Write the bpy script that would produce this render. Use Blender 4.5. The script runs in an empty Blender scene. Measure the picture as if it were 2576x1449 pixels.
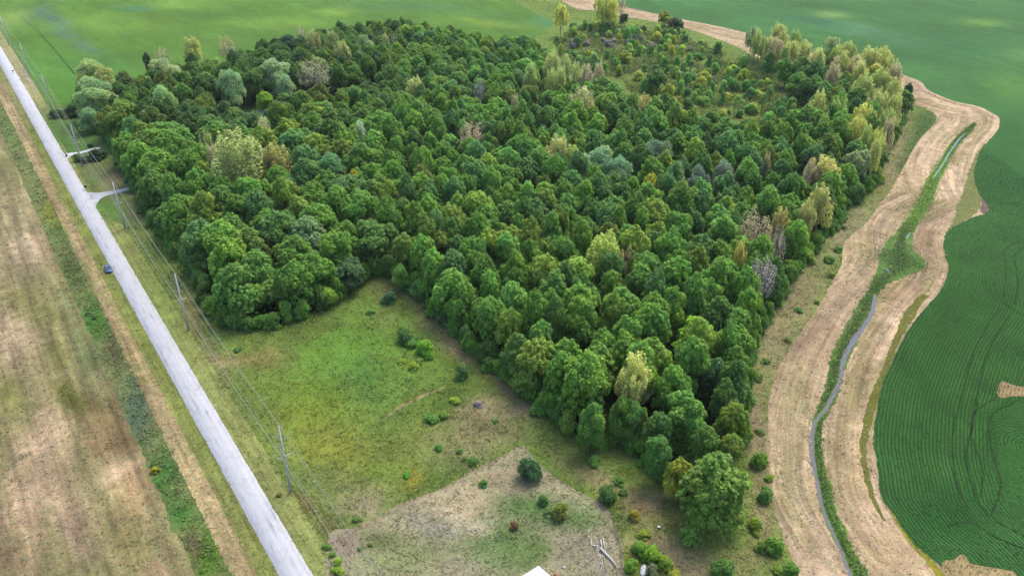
import bpy, bmesh, math, random
import numpy as np
from mathutils import Vector, Matrix
from mathutils.geometry import delaunay_2d_cdt
R = math.radians
SC = bpy.context.scene
COL = SC.collection
rng = np.random.default_rng(7)
random.seed(7)

# ---------------------------------------------------------------- camera
CAM_H = 120.0; PITCH = R(31.0); FPX = 2040.0          # photograph measured at 2576 x 1449
cam_d = bpy.data.cameras.new("camera"); cam = bpy.data.objects.new("camera", cam_d); COL.objects.link(cam)
cam.location = (0, 0, CAM_H); cam.rotation_euler = (R(90) - PITCH, 0, 0)
cam_d.sensor_width = 36.0; cam_d.lens = FPX / 2576 * 36.0
cam_d.clip_start = 1.0; cam_d.clip_end = 9000.0
SC.camera = cam
# ---------------------------------------------------------------- sky, sun, exposure
SUN_EL, SUN_AZ = 58.0, 35.0                            # azimuth clockwise from the view direction (+Y)
w = bpy.data.worlds.new("World"); SC.world = w; w.use_nodes = True
nt = w.node_tree; bg = nt.nodes["Background"]
sky = nt.nodes.new("ShaderNodeTexSky"); sky.sky_type = 'NISHITA'; sky.sun_disc = False
sky.sun_elevation = R(SUN_EL); sky.sun_rotation = R(SUN_AZ); sky.dust_density = 3.0; sky.air_density = 1.0; sky.ozone_density = 0.6
nt.links.new(sky.outputs[0], bg.inputs[0]); bg.inputs[1].default_value = 0.148
sun_d = bpy.data.lights.new("sun", 'SUN'); sun_d.energy = 1.2; sun_d.angle = R(28); sun_d.color = (1.0, 0.92, 0.77)
sun = bpy.data.objects.new("sun", sun_d); COL.objects.link(sun)
sd = Vector((math.sin(R(SUN_AZ)) * math.cos(R(SUN_EL)), math.cos(R(SUN_AZ)) * math.cos(R(SUN_EL)), math.sin(R(SUN_EL))))
sun.rotation_euler = sd.to_track_quat('Z', 'Y').to_euler(); sun.location = (0, 200, 200)
SC.view_settings.view_transform = 'Standard'; SC.view_settings.look = 'None'
SC.view_settings.gamma = 1.0; SC.view_settings.exposure = 1.8
SC.render.engine = 'CYCLES'
SC.cycles.max_bounces = 5; SC.cycles.diffuse_bounces = 3; SC.cycles.transmission_bounces = 3
KALB = 3.0                                            # photo value -> albedo

# ---------------------------------------------------------------- measuring helpers (photo -> ground metres)
cT, sT = math.cos(PITCH), math.sin(PITCH)
def gx(u, v, z=0.0):
    u = np.asarray(u, float); v = np.asarray(v, float)
    vp = v - 724.5; t = (CAM_H - z) / (FPX * sT + vp * cT)
    return np.stack([(u - 1288) * t, (FPX * cT - vp * sT) * t], -1)
def uv_of(xy, z=0.0):
    x = xy[..., 0]; y = xy[..., 1]; dz = z - CAM_H
    dep = y * cT - dz * sT; up = y * sT + dz * cT
    return x / dep * FPX + 1288, 724.5 - up / dep * FPX
def depth_of(x, y, z): return y * cT - (z - CAM_H) * sT
def G(u, v, z=0.0):
    p = gx(u, v, z); return float(p[0]), float(p[1])

# ---------------------------------------------------------------- colour / noise helpers
def lin(c):
    c = np.asarray(c, float) / 255.0
    return np.where(c <= 0.04045, c / 12.92, ((c + 0.055) / 1.055) ** 2.4)
def alb(c): return lin(c) / KALB
def vnoise(x, y, s=0):
    xi = np.floor(x).astype(np.int64); yi = np.floor(y).astype(np.int64); fx = x - xi; fy = y - yi
    def h(a, b):
        n = (a * 374761393 + b * 668265263 + s * 974711 + 1013904223) & 0xffffffff
        n = ((n ^ (n >> 13)) * 1274126177) & 0xffffffff
        return ((n ^ (n >> 16)) & 0xffff) / 65535.0
    fx = fx * fx * (3 - 2 * fx); fy = fy * fy * (3 - 2 * fy)
    return (h(xi, yi) * (1 - fx) + h(xi + 1, yi) * fx) * (1 - fy) + (h(xi, yi + 1) * (1 - fx) + h(xi + 1, yi + 1) * fx) * fy
def fbm(x, y, s=0, o=4):
    r = 0; a = 0.5; t = 0
    for k in range(o):
        r = r + a * vnoise(x * 2 ** k, y * 2 ** k, s + k * 17); t += a; a *= 0.5
    return r / t
def catmull(pts, step=6.0, closed=False):
    P = np.asarray(pts, float); n = len(P); out = []
    for i in range(n if closed else n - 1):
        if closed: a, b, c, d = P[(i - 1) % n], P[i], P[(i + 1) % n], P[(i + 2) % n]
        else: a, b, c, d = P[max(i - 1, 0)], P[i], P[i + 1], P[min(i + 2, n - 1)]
        m = max(2, int(np.linalg.norm(c - b) / step))
        for k in range(m):
            t = k / m
            out.append(0.5 * ((2 * b) + (c - a) * t + (2 * a - 5 * b + 4 * c - d) * t * t + (3 * b - a - 3 * c + d) * t ** 3))
    if not closed: out.append(P[-1])
    return np.array(out)
def resample(P, step, closed=False):
    if closed: P = np.vstack([P, P[:1]])
    seg = np.linalg.norm(np.diff(P, axis=0), axis=1); s = np.concatenate([[0], np.cumsum(seg)])
    n = max(2, int(s[-1] / step)); q = np.linspace(0, s[-1], n + 1)
    r = np.stack([np.interp(q, s, P[:, 0]), np.interp(q, s, P[:, 1])], -1)
    return r[:-1] if closed else r
def inpoly(xy, P):
    x = xy[:, 0]; y = xy[:, 1]; r = np.zeros(len(x), bool); n = len(P)
    for i in range(n):
        x1, y1 = P[i]; x2, y2 = P[(i + 1) % n]
        if y1 == y2: continue
        c = ((y1 > y) != (y2 > y)) & (x < (x2 - x1) * (y - y1) / (y2 - y1) + x1); r ^= c
    return r
def polydist(xy, P):
    """signed distance (left of direction +) and arc length to an open polyline"""
    best = np.full(len(xy), 1e18); sg = np.zeros(len(xy)); sa = np.zeros(len(xy)); acc = 0.0
    nx = np.zeros((len(xy), 2))
    for i in range(len(P) - 1):
        a = P[i]; d = P[i + 1] - a; L = np.hypot(*d)
        if L < 1e-6: continue
        e = d / L; r = xy - a; t = np.clip(r @ e, 0, L); q = r - t[:, None] * e; dd = (q ** 2).sum(1)
        m = dd < best; best[m] = dd[m]
        cr = e[0] * r[:, 1] - e[1] * r[:, 0]; sg[m] = np.where(cr[m] >= 0, 1, -1); sa[m] = acc + t[m]; nx[m] = q[m]; acc += L
    D = np.sqrt(best); nx /= np.maximum(D, 1e-6)[:, None]
    return D * sg, sa, nx
def painter(base, blobs, wob=14.0, seed=1):
    """colour of the ground cover itself: base colour with patches, as read off the photograph"""
    def f(xy):
        u, v = uv_of(xy)
        x, y = xy[:, 0], xy[:, 1]
        sc = np.clip((v + 500) / 1500, .35, 1.3)
        sw = np.where(y > 260, 45.0, 12.0); uu = u + (fbm(x / sw, y / sw, seed, 3) - .5) * wob * 6 * sc; vv = v + (fbm(x / sw, y / sw, seed + 5, 3) - .5) * wob * 6 * sc
        c = np.tile(np.asarray(base, float), (len(xy), 1))
        for b in blobs:
            bu, bv, ru, rv, rot, col = b[:6]; s = b[6] if len(b) > 6 else 1.0
            du, dv = uu - bu, vv - bv; ca, sa_ = math.cos(R(rot)), math.sin(R(rot))
            a = (du * ca + dv * sa_) / ru; q = (-du * sa_ + dv * ca) / rv
            wgt = np.clip(np.exp(-(a * a + q * q) ** 1.3) * s, 0, 1)[:, None]
            c = c * (1 - wgt) + np.asarray(col, float) * wgt
        sc2 = np.where(y > 260, 30.0, 7.0)
        n = (fbm(x / sc2, y / sc2, seed + 9, 2) - .5)[:, None]
        return c * (1 + n * .2)
    return f

def streaky(f, guide, amp=.35, w_=.8, seed=7, tint=None):
    def g(xy):
        t_, s_, _ = polydist(xy, guide); n = fbm(t_ / w_, s_ / 45, seed, 3) - .5; c = f(xy) * (1 + n * amp * 2)[:, None]
        if tint is not None:
            k = np.clip((fbm(t_ / (w_ * 1.6), s_ / 30, seed + 4, 3) - .56) * 6, 0, .75)[:, None]; c = c * (1 - k) + np.array(tint, float) * k
        return c
    return g
# ---------------------------------------------------------------- materials
def new_mat(name):
    m = bpy.data.materials.new(name); m.use_nodes = True
    return m, m.node_tree, m.node_tree.nodes["Principled BSDF"]
def mathn(nt, op, a, b=None, c=None):
    n = nt.nodes.new("ShaderNodeMath"); n.operation = op
    for i, q in enumerate((a, b, c)):
        if q is None: continue
        if isinstance(q, (int, float)): n.inputs[i].default_value = q
        else: nt.links.new(q, n.inputs[i])
    return n.outputs[0]
def noise(nt, vec, scale, detail=4, rough=.6):
    n = nt.nodes.new("ShaderNodeTexNoise"); n.inputs["Scale"].default_value = scale
    n.inputs["Detail"].default_value = detail; n.inputs["Roughness"].default_value = rough
    nt.links.new(vec, n.inputs["Vector"]); return n
def maprange(nt, v, a, b, c, d):
    n = nt.nodes.new("ShaderNodeMapRange"); nt.links.new(v, n.inputs[0])
    for i, q in enumerate((a, b, c, d)): n.inputs[i + 1].default_value = q
    return n.outputs[0]
def vscale(nt, col, fac):
    n = nt.nodes.new("ShaderNodeVectorMath"); n.operation = 'SCALE'
    nt.links.new(col, n.inputs[0]); nt.links.new(fac, n.inputs["Scale"]); return n.outputs[0]
def mixc(nt, fac, a, b):
    n = nt.nodes.new("ShaderNodeMix"); n.data_type = 'RGBA'
    for s, q in ((0, fac), (6, a), (7, b)):
        if isinstance(q, (int, float)): n.inputs[s].default_value = q
        elif isinstance(q, tuple): n.inputs[s].default_value = q
        else: nt.links.new(q, n.inputs[s])
    return n.outputs[2]
def ground_mat(name, streak=0.0, fine=.35, sfreq=1.1, chroma=.25, bump=.5, rough=.95, coarse=.25, sec=None, secamt=0.0):
    m, nt, p = new_mat(name)
    at = nt.nodes.new("ShaderNodeAttribute"); at.attribute_name = "Col"
    tc = nt.nodes.new("ShaderNodeTexCoord").outputs["Object"]
    n1 = noise(nt, tc, .22, 7, .68); n2 = noise(nt, tc, 1.9, 5, .7)
    f = mathn(nt, 'MULTIPLY', maprange(nt, n1.outputs[0], .3, .7, 1 - coarse, 1 + coarse), maprange(nt, n2.outputs[0], .3, .7, 1 - fine, 1 + fine))
    h = n2.outputs[0]
    if streak:
        fl = nt.nodes.new("ShaderNodeAttribute"); fl.attribute_name = "flow"
        mp = nt.nodes.new("ShaderNodeMapping"); mp.inputs["Scale"].default_value = (.035, sfreq, 1)
        nt.links.new(fl.outputs["Vector"], mp.inputs[0])
        n3 = noise(nt, mp.outputs[0], 1.0, 4, .65)
        f = mathn(nt, 'MULTIPLY', f, maprange(nt, n3.outputs[0], .32, .68, 1 - streak, 1 + streak))
    c = vscale(nt, at.outputs["Color"], f)
    # separate channel drift: tan straw against green blades
    n4 = noise(nt, tc, .9, 6, .7)
    sub = nt.nodes.new("ShaderNodeVectorMath"); sub.operation = 'SUBTRACT'; nt.links.new(n4.outputs["Color"], sub.inputs[0]); sub.inputs[1].default_value = (.5, .5, .5)
    mul = nt.nodes.new("ShaderNodeVectorMath"); mul.operation = 'MULTIPLY_ADD'; nt.links.new(sub.outputs[0], mul.inputs[0])
    mul.inputs[1].default_value = (chroma * 2.4, chroma * 1.0, chroma * 1.6); mul.inputs[2].default_value = (1, 1, 1)
    mm = nt.nodes.new("ShaderNodeVectorMath"); mm.operation = 'MULTIPLY'; nt.links.new(c, mm.inputs[0]); nt.links.new(mul.outputs[0], mm.inputs[1])
    col = mm.outputs[0]
    if sec:
        n5 = noise(nt, tc, .55, 6, .72)
        k = nt.nodes.new("ShaderNodeRGB"); k.outputs[0].default_value = (*alb(sec), 1)
        col = mixc(nt, maprange(nt, n5.outputs[0], .5, .66, 0, secamt), col, vscale(nt, k.outputs[0], f))
    nt.links.new(col, p.inputs["Base Color"]); p.inputs["Roughness"].default_value = rough
    p.inputs["Specular IOR Level"].default_value = .04
    b = nt.nodes.new("ShaderNodeBump"); b.inputs["Strength"].default_value = bump; b.inputs["Distance"].default_value = .25
    nt.links.new(h, b.inputs["Height"]); nt.links.new(b.outputs[0], p.inputs["Normal"])
    return m
def leaf_mat(name, src="instance", var=.4, trans=.47):
    """foliage: colour from the tree (custom property or point attribute), small drift leaf by leaf"""
    m, nt, p = new_mat(name)
    at = nt.nodes.new("ShaderNodeAttribute")
    if src == "instance": at.attribute_type = 'INSTANCER'; at.attribute_name = "tcol"
    else: at.attribute_name = "Col"
    ge = nt.nodes.new("ShaderNodeNewGeometry")
    f = maprange(nt, ge.outputs["Random Per Island"], 0, 1, 1 - var, 1 + var)
    if src == "instance":
        a2 = nt.nodes.new("ShaderNodeAttribute"); a2.attribute_name = "lobe"
        f = mathn(nt, 'MULTIPLY', f, a2.outputs["Fac"])
    c = vscale(nt, at.outputs["Color"], f)
    if src == "instance":   # some spray of leaves yellower than the rest
        c2 = nt.nodes.new("ShaderNodeVectorMath"); c2.operation = 'MULTIPLY'; nt.links.new(c, c2.inputs[0]); c2.inputs[1].default_value = (1.35, 1.08, .8)
        a3 = nt.nodes.new("ShaderNodeAttribute"); a3.attribute_name = "warm"
        c = mixc(nt, a3.outputs["Fac"], c, c2.outputs[0])
    nt.links.new(c, p.inputs["Base Color"]); p.inputs["Roughness"].default_value = .55
    p.inputs["Specular IOR Level"].default_value = .12
    tr = nt.nodes.new("ShaderNodeBsdfTranslucent"); nt.links.new(c, tr.inputs[0])
    mx = nt.nodes.new("ShaderNodeMixShader"); mx.inputs[0].default_value = trans
    nt.links.new(p.outputs[0], mx.inputs[1]); nt.links.new(tr.outputs[0], mx.inputs[2])
    nt.links.new(mx.outputs[0], nt.nodes["Material Output"].inputs[0])
    return m
def plain_mat(name, c, rough=.7, metal=0.0, var=.2, scale=3.0, spec=.3, stretch=None):
    m, nt, p = new_mat(name)
    tc = nt.nodes.new("ShaderNodeTexCoord").outputs["Object"]
    if stretch:
        mp = nt.nodes.new("ShaderNodeMapping"); mp.inputs["Scale"].default_value = stretch; nt.links.new(tc, mp.inputs[0]); tc = mp.outputs[0]
    n = noise(nt, tc, scale, 5, .65)
    k = nt.nodes.new("ShaderNodeRGB"); k.outputs[0].default_value = (*alb(c), 1)
    nt.links.new(vscale(nt, k.outputs[0], maprange(nt, n.outputs[0], .3, .7, 1 - var, 1 + var)), p.inputs["Base Color"])
    p.inputs["Roughness"].default_value = rough; p.inputs["Metallic"].default_value = metal
    p.inputs["Specular IOR Level"].default_value = spec
    return m

# ---------------------------------------------------------------- object helpers
def tag(o, label=None, cat=None, group=None, kind=None):
    if label: o["label"] = label
    if cat: o["category"] = cat
    if group: o["group"] = group
    if kind: o["kind"] = kind
    return o
def empty(name, loc, rz=0):
    o = bpy.data.objects.new(name, None); COL.objects.link(o); o.location = loc; o.rotation_euler = (0, 0, rz)
    o.empty_display_size = .5; return o
def link_mesh(name, me, mat=None, parent=None, loc=None):
    o = bpy.data.objects.new(name, me); COL.objects.link(o)
    if mat is not None and len(me.materials) == 0: me.materials.append(mat)
    if parent: o.parent = parent
    if loc is not None: o.location = loc
    return o
def np_mesh(name, V, F, attrs=None, smooth=False):
    """V (n,3), F (m,k) all faces same size; attrs name -> (type, array) on points"""
    V = np.asarray(V, np.float32); F = np.asarray(F, np.int32); k = F.shape[1]
    me = bpy.data.meshes.new(name)
    me.vertices.add(len(V)); me.vertices.foreach_set("co", V.ravel())
    me.loops.add(F.size); me.loops.foreach_set("vertex_index", F.ravel())
    me.polygons.add(len(F)); me.polygons.foreach_set("loop_start", np.arange(0, F.size, k, dtype=np.int32))
    me.polygons.foreach_set("loop_total", np.full(len(F), k, np.int32))
    if smooth: me.polygons.foreach_set("use_smooth", np.ones(len(F), bool))
    me.update(calc_edges=True)
    for nme, (ty, arr) in (attrs or {}).items():
        a = me.attributes.new(nme, ty, 'POINT'); arr = np.asarray(arr, np.float32)
        if ty == 'FLOAT_COLOR': a.data.foreach_set("color", np.hstack([arr, np.ones((len(arr), 1), np.float32)]).ravel())
        elif ty == 'FLOAT_VECTOR': a.data.foreach_set("vector", arr.ravel())
        else: a.data.foreach_set("value", arr.ravel())
    return me
class MB:
    """collects simple shapes into ONE mesh"""
    def __init__(s): s.bm = bmesh.new()
    def box(s, c, d, rz=0.0, bev=0.0, rot=None):
        r = bmesh.ops.create_cube(s.bm, size=1.0); vs = r["verts"]
        for v in vs: v.co = Vector((v.co.x * d[0], v.co.y * d[1], v.co.z * d[2]))
        if bev: bmesh.ops.bevel(s.bm, geom=list({e for v in vs for e in v.link_edges}), offset=bev, segments=2, affect='EDGES', profile=.5); vs = [v for v in s.bm.verts if not v.tag]
        else: pass
        M = (rot if rot is not None else Matrix.Rotation(rz, 4, 'Z'))
        for v in vs:
            if not v.tag: v.co = (M @ v.co.to_4d()).to_3d() + Vector(c); v.tag = True
        return s
    def tube(s, pts, rad, n=8, cap=True):
        pts = [Vector(p) for p in pts]; rad = rad if isinstance(rad, (list, tuple)) else [rad] * len(pts); rings = []
        for i, p in enumerate(pts):
            t = (pts[min(i + 1, len(pts) - 1)] - pts[max(i - 1, 0)]).normalized()
            a = t.cross(Vector((0, 0, 1)));  a = a if a.length > 1e-3 else t.cross(Vector((1, 0, 0))); a.normalize(); b = t.cross(a)
            rings.append([s.bm.verts.new(p + (a * math.cos(2 * math.pi * k / n) + b * math.sin(2 * math.pi * k / n)) * rad[i]) for k in range(n)])
        for i in range(len(rings) - 1):
            for k in range(n): s.bm.faces.new((rings[i][k], rings[i][(k + 1) % n], rings[i + 1][(k + 1) % n], rings[i + 1][k]))
        if cap: s.bm.faces.new(rings[0][::-1]); s.bm.faces.new(rings[-1])
        for r_ in rings:
            for v in r_: v.tag = True
        return s
    def poly(s, V, F):
        vs = [s.bm.verts.new(v) for v in V]
        for f in F: s.bm.faces.new([vs[i] for i in f])
        for v in vs: v.tag = True
        return s
    def build(s, name, mat, parent=None, smooth=False, loc=None):
        bmesh.ops.recalc_face_normals(s.bm, faces=s.bm.faces)
        me = bpy.data.meshes.new(name); s.bm.to_mesh(me); s.bm.free()
        if smooth: me.polygons.foreach_set("use_smooth", [True] * len(me.polygons))
        return link_mesh(name, me, mat, parent, loc)

def sheet(name, P, z, mat, colf, res=2.0, jag=.35, guide=None, kind='structure', jseed=3, label=None):
    """flat ground sheet with a ragged edge, coloured per vertex"""
    B = resample(np.asarray(P, float), res * .6, True)
    if jag:
        t = np.roll(B, -1, 0) - np.roll(B, 1, 0); t /= np.maximum(np.linalg.norm(t, axis=1), 1e-6)[:, None]; nrm = np.stack([-t[:, 1], t[:, 0]], -1)
        B = B + nrm * ((fbm(B[:, 0] / 1.7, B[:, 1] / 1.7, jseed, 3) - .5) * 2 * jag)[:, None]
    lo, hi = B.min(0), B.max(0)
    X, Y = np.meshgrid(np.arange(lo[0], hi[0], res), np.arange(lo[1], hi[1], res)); I = np.stack([X.ravel(), Y.ravel()], -1)
    I += rng.uniform(-.25, .25, I.shape) * res; I = I[inpoly(I, B)]
    d = np.abs(polydist(I, np.vstack([B, B[:1]]))[0]); I = I[d > res * .35]
    V = [Vector(p) for p in np.vstack([B, I]).tolist()]; n = len(B)
    vo, _, fo, _, _, _ = delaunay_2d_cdt(V, [(i, (i + 1) % n) for i in range(n)], [list(range(n))], 1, 1e-4)
    co = np.array([(v.x, v.y) for v in vo]); F = np.array([f for f in fo if len(f) == 3])
    a = co[F]; cr = (a[:, 1, 0] - a[:, 0, 0]) * (a[:, 2, 1] - a[:, 0, 1]) - (a[:, 1, 1] - a[:, 0, 1]) * (a[:, 2, 0] - a[:, 0, 0])
    F[cr < 0] = F[cr < 0][:, ::-1]
    at = {"Col": ('FLOAT_COLOR', alb(np.clip(colf(co), 0, 255)))}
    if guide is not None:
        t_, s_, _ = polydist(co, guide); at["flow"] = ('FLOAT_VECTOR', np.stack([s_, t_, 0 * s_], -1))
    me = np_mesh(name, np.hstack([co, np.full((len(co), 1), z)]), F, at)
    o = link_mesh(name, me, mat); tag(o, label, None, None, kind); o["_poly"] = 1; del o["_poly"]
    return o

# ================================================================ the road frame
rd0 = gx(20, 200); rd1 = gx(704, 1449); rdir = (rd1 - rd0) / np.linalg.norm(rd1 - rd0); rnrm = np.array([-rdir[1], rdir[0]])
if (gx(787, 1449) - rd0) @ rnrm < 0: rnrm = -rnrm
def RP(s, t): return rd0 + rdir * s + rnrm * t               # s metres towards the viewer, t metres to the right of the left edge
S0, S1 = -700.0, 560.0
def strip_poly(t0, t1, s0=S0, s1=S1): return np.array([RP(s0, t0), RP(s1, t0), RP(s1, t1), RP(s0, t1)])
ROADLINE = np.array([RP(S0, 0), RP(S1, 0)])
def PX(l, step=3.0, closed=False, z=0.0):
    a = np.array(l, float); return catmull(gx(a[:, 0], a[:, 1], z), step, closed)
def PXs(l, z=0.0):
    a = np.array(l, float); return gx(a[:, 0], a[:, 1], z)

M_rough = ground_mat("rough grass", fine=.42, chroma=.34, bump=.8, coarse=.22)
M_verge = ground_mat("mown verge", streak=.26, sfreq=.9, fine=.3, chroma=.22, bump=.5)
M_straw = ground_mat("straw strip", streak=.34, sfreq=.8, fine=.36, chroma=.3, bump=.7)
M_fallow = ground_mat("fallow field", streak=.34, sfreq=.5, fine=.38, chroma=.4, bump=.7, coarse=.22)
M_crop = ground_mat("crop canopy", streak=.14, sfreq=.09, fine=.3, chroma=.2, bump=.7, coarse=.14)
M_floor = ground_mat("forest floor", fine=.5, chroma=.3, bump=.8)
M_soil = ground_mat("bare soil", fine=.2, chroma=.1, bump=.3)
M_gravel = ground_mat("pale gravel", fine=.1, chroma=.05, bump=.2, coarse=.08)

# ---------------------------------------------------------------- ground under everything
gp = np.array([(-4000, -300), (4000, -300), (4000, 6000), (-4000, 6000)], float)
V = np.hstack([gp, np.full((4, 1), -.06)])
me = np_mesh("ground", V, [[0, 1, 2, 3]], {"Col": ('FLOAT_COLOR', alb(np.tile([112., 140, 78], (4, 1))))})
tag(link_mesh("ground", me, M_rough), kind="structure")

# ---------------------------------------------------------------- crop fields
FE_px = [(2470, 1560), (2362, 1422), (2302, 1371), (2254, 1304), (2217, 1250), (2207, 1180), (2197, 1113), (2201, 1062), (2211, 1002), (2221, 961),
  (2240, 919), (2267, 862), (2297, 812), (2330, 773), (2363, 736), (2381, 697), (2387, 673), (2377, 640), (2373, 613), (2383, 584), (2413, 564), (2450, 547),
  (2483, 537), (2486, 524), (2470, 501), (2460, 481), (2450, 448), (2456, 408), (2470, 375), (2493, 348), (2511, 325), (2514, 299), (2503, 289),
  (2463, 269), (2413, 259), (2390, 252), (2363, 241), (2333, 226), (2317, 206), (2290, 196), (2244, 179), (2170, 165), (2100, 150), (2000, 120), (1930, 98), (1875, 83),
  (1786, 63), (1716, 50), (1646, 35), (1580, 20), (1530, 8), (1440, -12), (1300, -45)]
FE = PX(FE_px, 2.5)
IN_px = [(1150, -60), (1380, -8), (1417, 6), (1440, 19), (1460, 26), (1494, 27), (1573, 43), (1620, 51), (1700, 65), (1759, 83), (1805, 99), (1852, 119), (1920, 150),
  (2000, 170), (2098, 186), (2180, 213), (2250, 240), (2297, 262), (2330, 275), (2354, 290), (2350, 312), (2313, 352), (2280, 408), (2240, 481), (2207, 520), (2184, 557), (2144, 590),
  (2118, 620), (2118, 663), (2091, 713), (2065, 763), (2031, 812), (1985, 880), (1948, 945), (1935, 1010), (1932, 1062), (1932, 1163), (1940, 1230), (1952, 1298), (1982, 1382), (2009, 1449), (2060, 1560)]
IN = PX(IN_px, 2.5)
right_paint = painter((78, 128, 68), [(2090, 35, 45, 9, 0, (128, 165, 92)), (2150, 72, 110, 16, 8, (108, 155, 112)), (2470, 60, 75, 9, 3, (118, 165, 78)),
  (2540, 215, 70, 40, 20, (104, 155, 70), .8), (2400, 120, 130, 40, 0, (70, 122, 70), .7), (2250, 100, 90, 16, 12, (84, 136, 84)), (2050, 60, 130, 14, 8, (72, 122, 78)),
  (2576, 140, 60, 20, 0, (96, 142, 80)), (2530, 420, 130, 120, 0, (60, 112, 54), .9), (2420, 900, 300, 420, 0, (72, 120, 54)), (2500, 1150, 60, 120, 0, (72, 130, 60), .6), (2400, 1300, 120, 60, 0, (54, 108, 50), .6)], 10, 21)
# rows: distance from the field edge, or from the turning point of the machines at the right
C2 = gx(2600, 1130); R2 = PXs([(2500, 1035), (2620, 985), (2760, 1350), (2560, 1300), (2505, 1180)])
def row_d(xy):
    d, s, n = polydist(xy, FE); d = np.abs(d)
    m = inpoly(xy, R2); q = xy[m] - C2; d[m] = np.hypot(q[:, 0], q[:, 1]); return d
near_px = [(2470, 1560)] + FE_px[1:36] + [(2560, 240), (2700, 260), (2900, 900), (2900, 1560)]
NEAR = np.vstack([PX([(2470, 1560)] + FE_px[1:37], 1.5), PXs([(2560, 222), (2750, 260), (2900, 900), (2900, 1560)])])
FARR = np.vstack([FE[len(PX(FE_px[:30], 2.5)):], np.array([(60., 1800), (1800, 1800), (1800, 60)]), PXs([(2470, 1560)]) + [20, -8]])
fr = np.vstack([PX(FE_px, 4.0), np.array([(60., 1600), (1500, 1600), (1500, 300), (400, 60)]), ])
sheet("crop_field", fr, .0, M_crop, right_paint, res=7, jag=.6, guide=FE)
# near part with its sown rows
m, nt, p = new_mat("crop rows")
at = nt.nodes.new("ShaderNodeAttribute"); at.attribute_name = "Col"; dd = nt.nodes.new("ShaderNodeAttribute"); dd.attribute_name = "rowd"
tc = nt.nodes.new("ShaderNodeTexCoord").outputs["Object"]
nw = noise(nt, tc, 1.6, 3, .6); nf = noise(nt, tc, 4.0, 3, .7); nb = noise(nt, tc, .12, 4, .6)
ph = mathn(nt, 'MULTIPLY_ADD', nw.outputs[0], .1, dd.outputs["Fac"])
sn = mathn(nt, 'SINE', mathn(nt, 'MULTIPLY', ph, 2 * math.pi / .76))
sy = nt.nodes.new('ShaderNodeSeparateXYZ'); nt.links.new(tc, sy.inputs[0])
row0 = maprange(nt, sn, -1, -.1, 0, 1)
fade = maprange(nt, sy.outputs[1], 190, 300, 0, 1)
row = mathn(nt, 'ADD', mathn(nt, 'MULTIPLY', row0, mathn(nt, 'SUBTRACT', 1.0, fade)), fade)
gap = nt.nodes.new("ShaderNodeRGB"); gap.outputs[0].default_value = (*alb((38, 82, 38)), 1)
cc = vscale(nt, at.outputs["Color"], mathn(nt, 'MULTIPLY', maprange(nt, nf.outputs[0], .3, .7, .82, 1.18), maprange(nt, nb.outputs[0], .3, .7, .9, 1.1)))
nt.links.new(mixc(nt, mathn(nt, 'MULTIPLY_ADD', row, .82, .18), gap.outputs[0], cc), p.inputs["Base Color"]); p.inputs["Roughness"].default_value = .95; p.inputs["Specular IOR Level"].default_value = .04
bp = nt.nodes.new("ShaderNodeBump"); bp.inputs["Distance"].default_value = .3; bp.inputs["Strength"].default_value = .6
nt.links.new(mathn(nt, 'MULTIPLY_ADD', nf.outputs[0], .5, row), bp.inputs["Height"]); nt.links.new(bp.outputs[0], p.inputs["Normal"]); M_rows = m
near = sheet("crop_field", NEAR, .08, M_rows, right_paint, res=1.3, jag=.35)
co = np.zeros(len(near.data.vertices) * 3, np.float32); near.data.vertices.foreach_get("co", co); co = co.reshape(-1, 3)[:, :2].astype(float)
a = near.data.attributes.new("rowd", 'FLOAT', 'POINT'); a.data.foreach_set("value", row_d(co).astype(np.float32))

LF = np.array([RP(S0, 9.2), RP(-190, 10.2), RP(-60, 10.5), *PXs([(70, 178), (91, 206), (113, 254), (125, 268), (200, 268), (330, 300), (640, 330), (1200, 200), (1400, 60)]), *IN[:20][::-1][-19:], (-200., 1700.), (-1500., 1700.)])
left_paint = painter((98, 140, 54), [(30, 45, 60, 30, 0, (135, 168, 82)), (300, 60, 190, 26, 4, (116, 156, 62)), (150, 62, 16, 60, -52, (98, 128, 112), .9), (215, 125, 14, 50, -52, (98, 128, 112), .8),
   (105, 30, 40, 16, -40, (98, 130, 108), .7), (430, 15, 120, 14, 0, (122, 160, 66)), (340, 22, 50, 10, 0, (84, 136, 92)), (700, 62, 150, 16, 0, (126, 166, 66)), (560, 110, 150, 30, 0, (108, 150, 62), .8), (1000, 18, 200, 18, 0, (100, 144, 76)),
   (850, 35, 60, 14, 0, (130, 168, 70)), (1240, 60, 110, 10, 4, (134, 170, 70)), (1150, 30, 200, 12, 6, (94, 140, 74), .7), (190, 225, 60, 30, 0, (92, 148, 56)), (110, 170, 60, 40, 0, (96, 148, 62), .8), (250, 170, 90, 30, 0, (86, 138, 66), .8), (1400, 50, 60, 20, 0, (92, 146, 92))], 9, 31)
sheet("crop_field", LF, .01, M_crop, left_paint, res=7, jag=.5, guide=ROADLINE)

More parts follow.
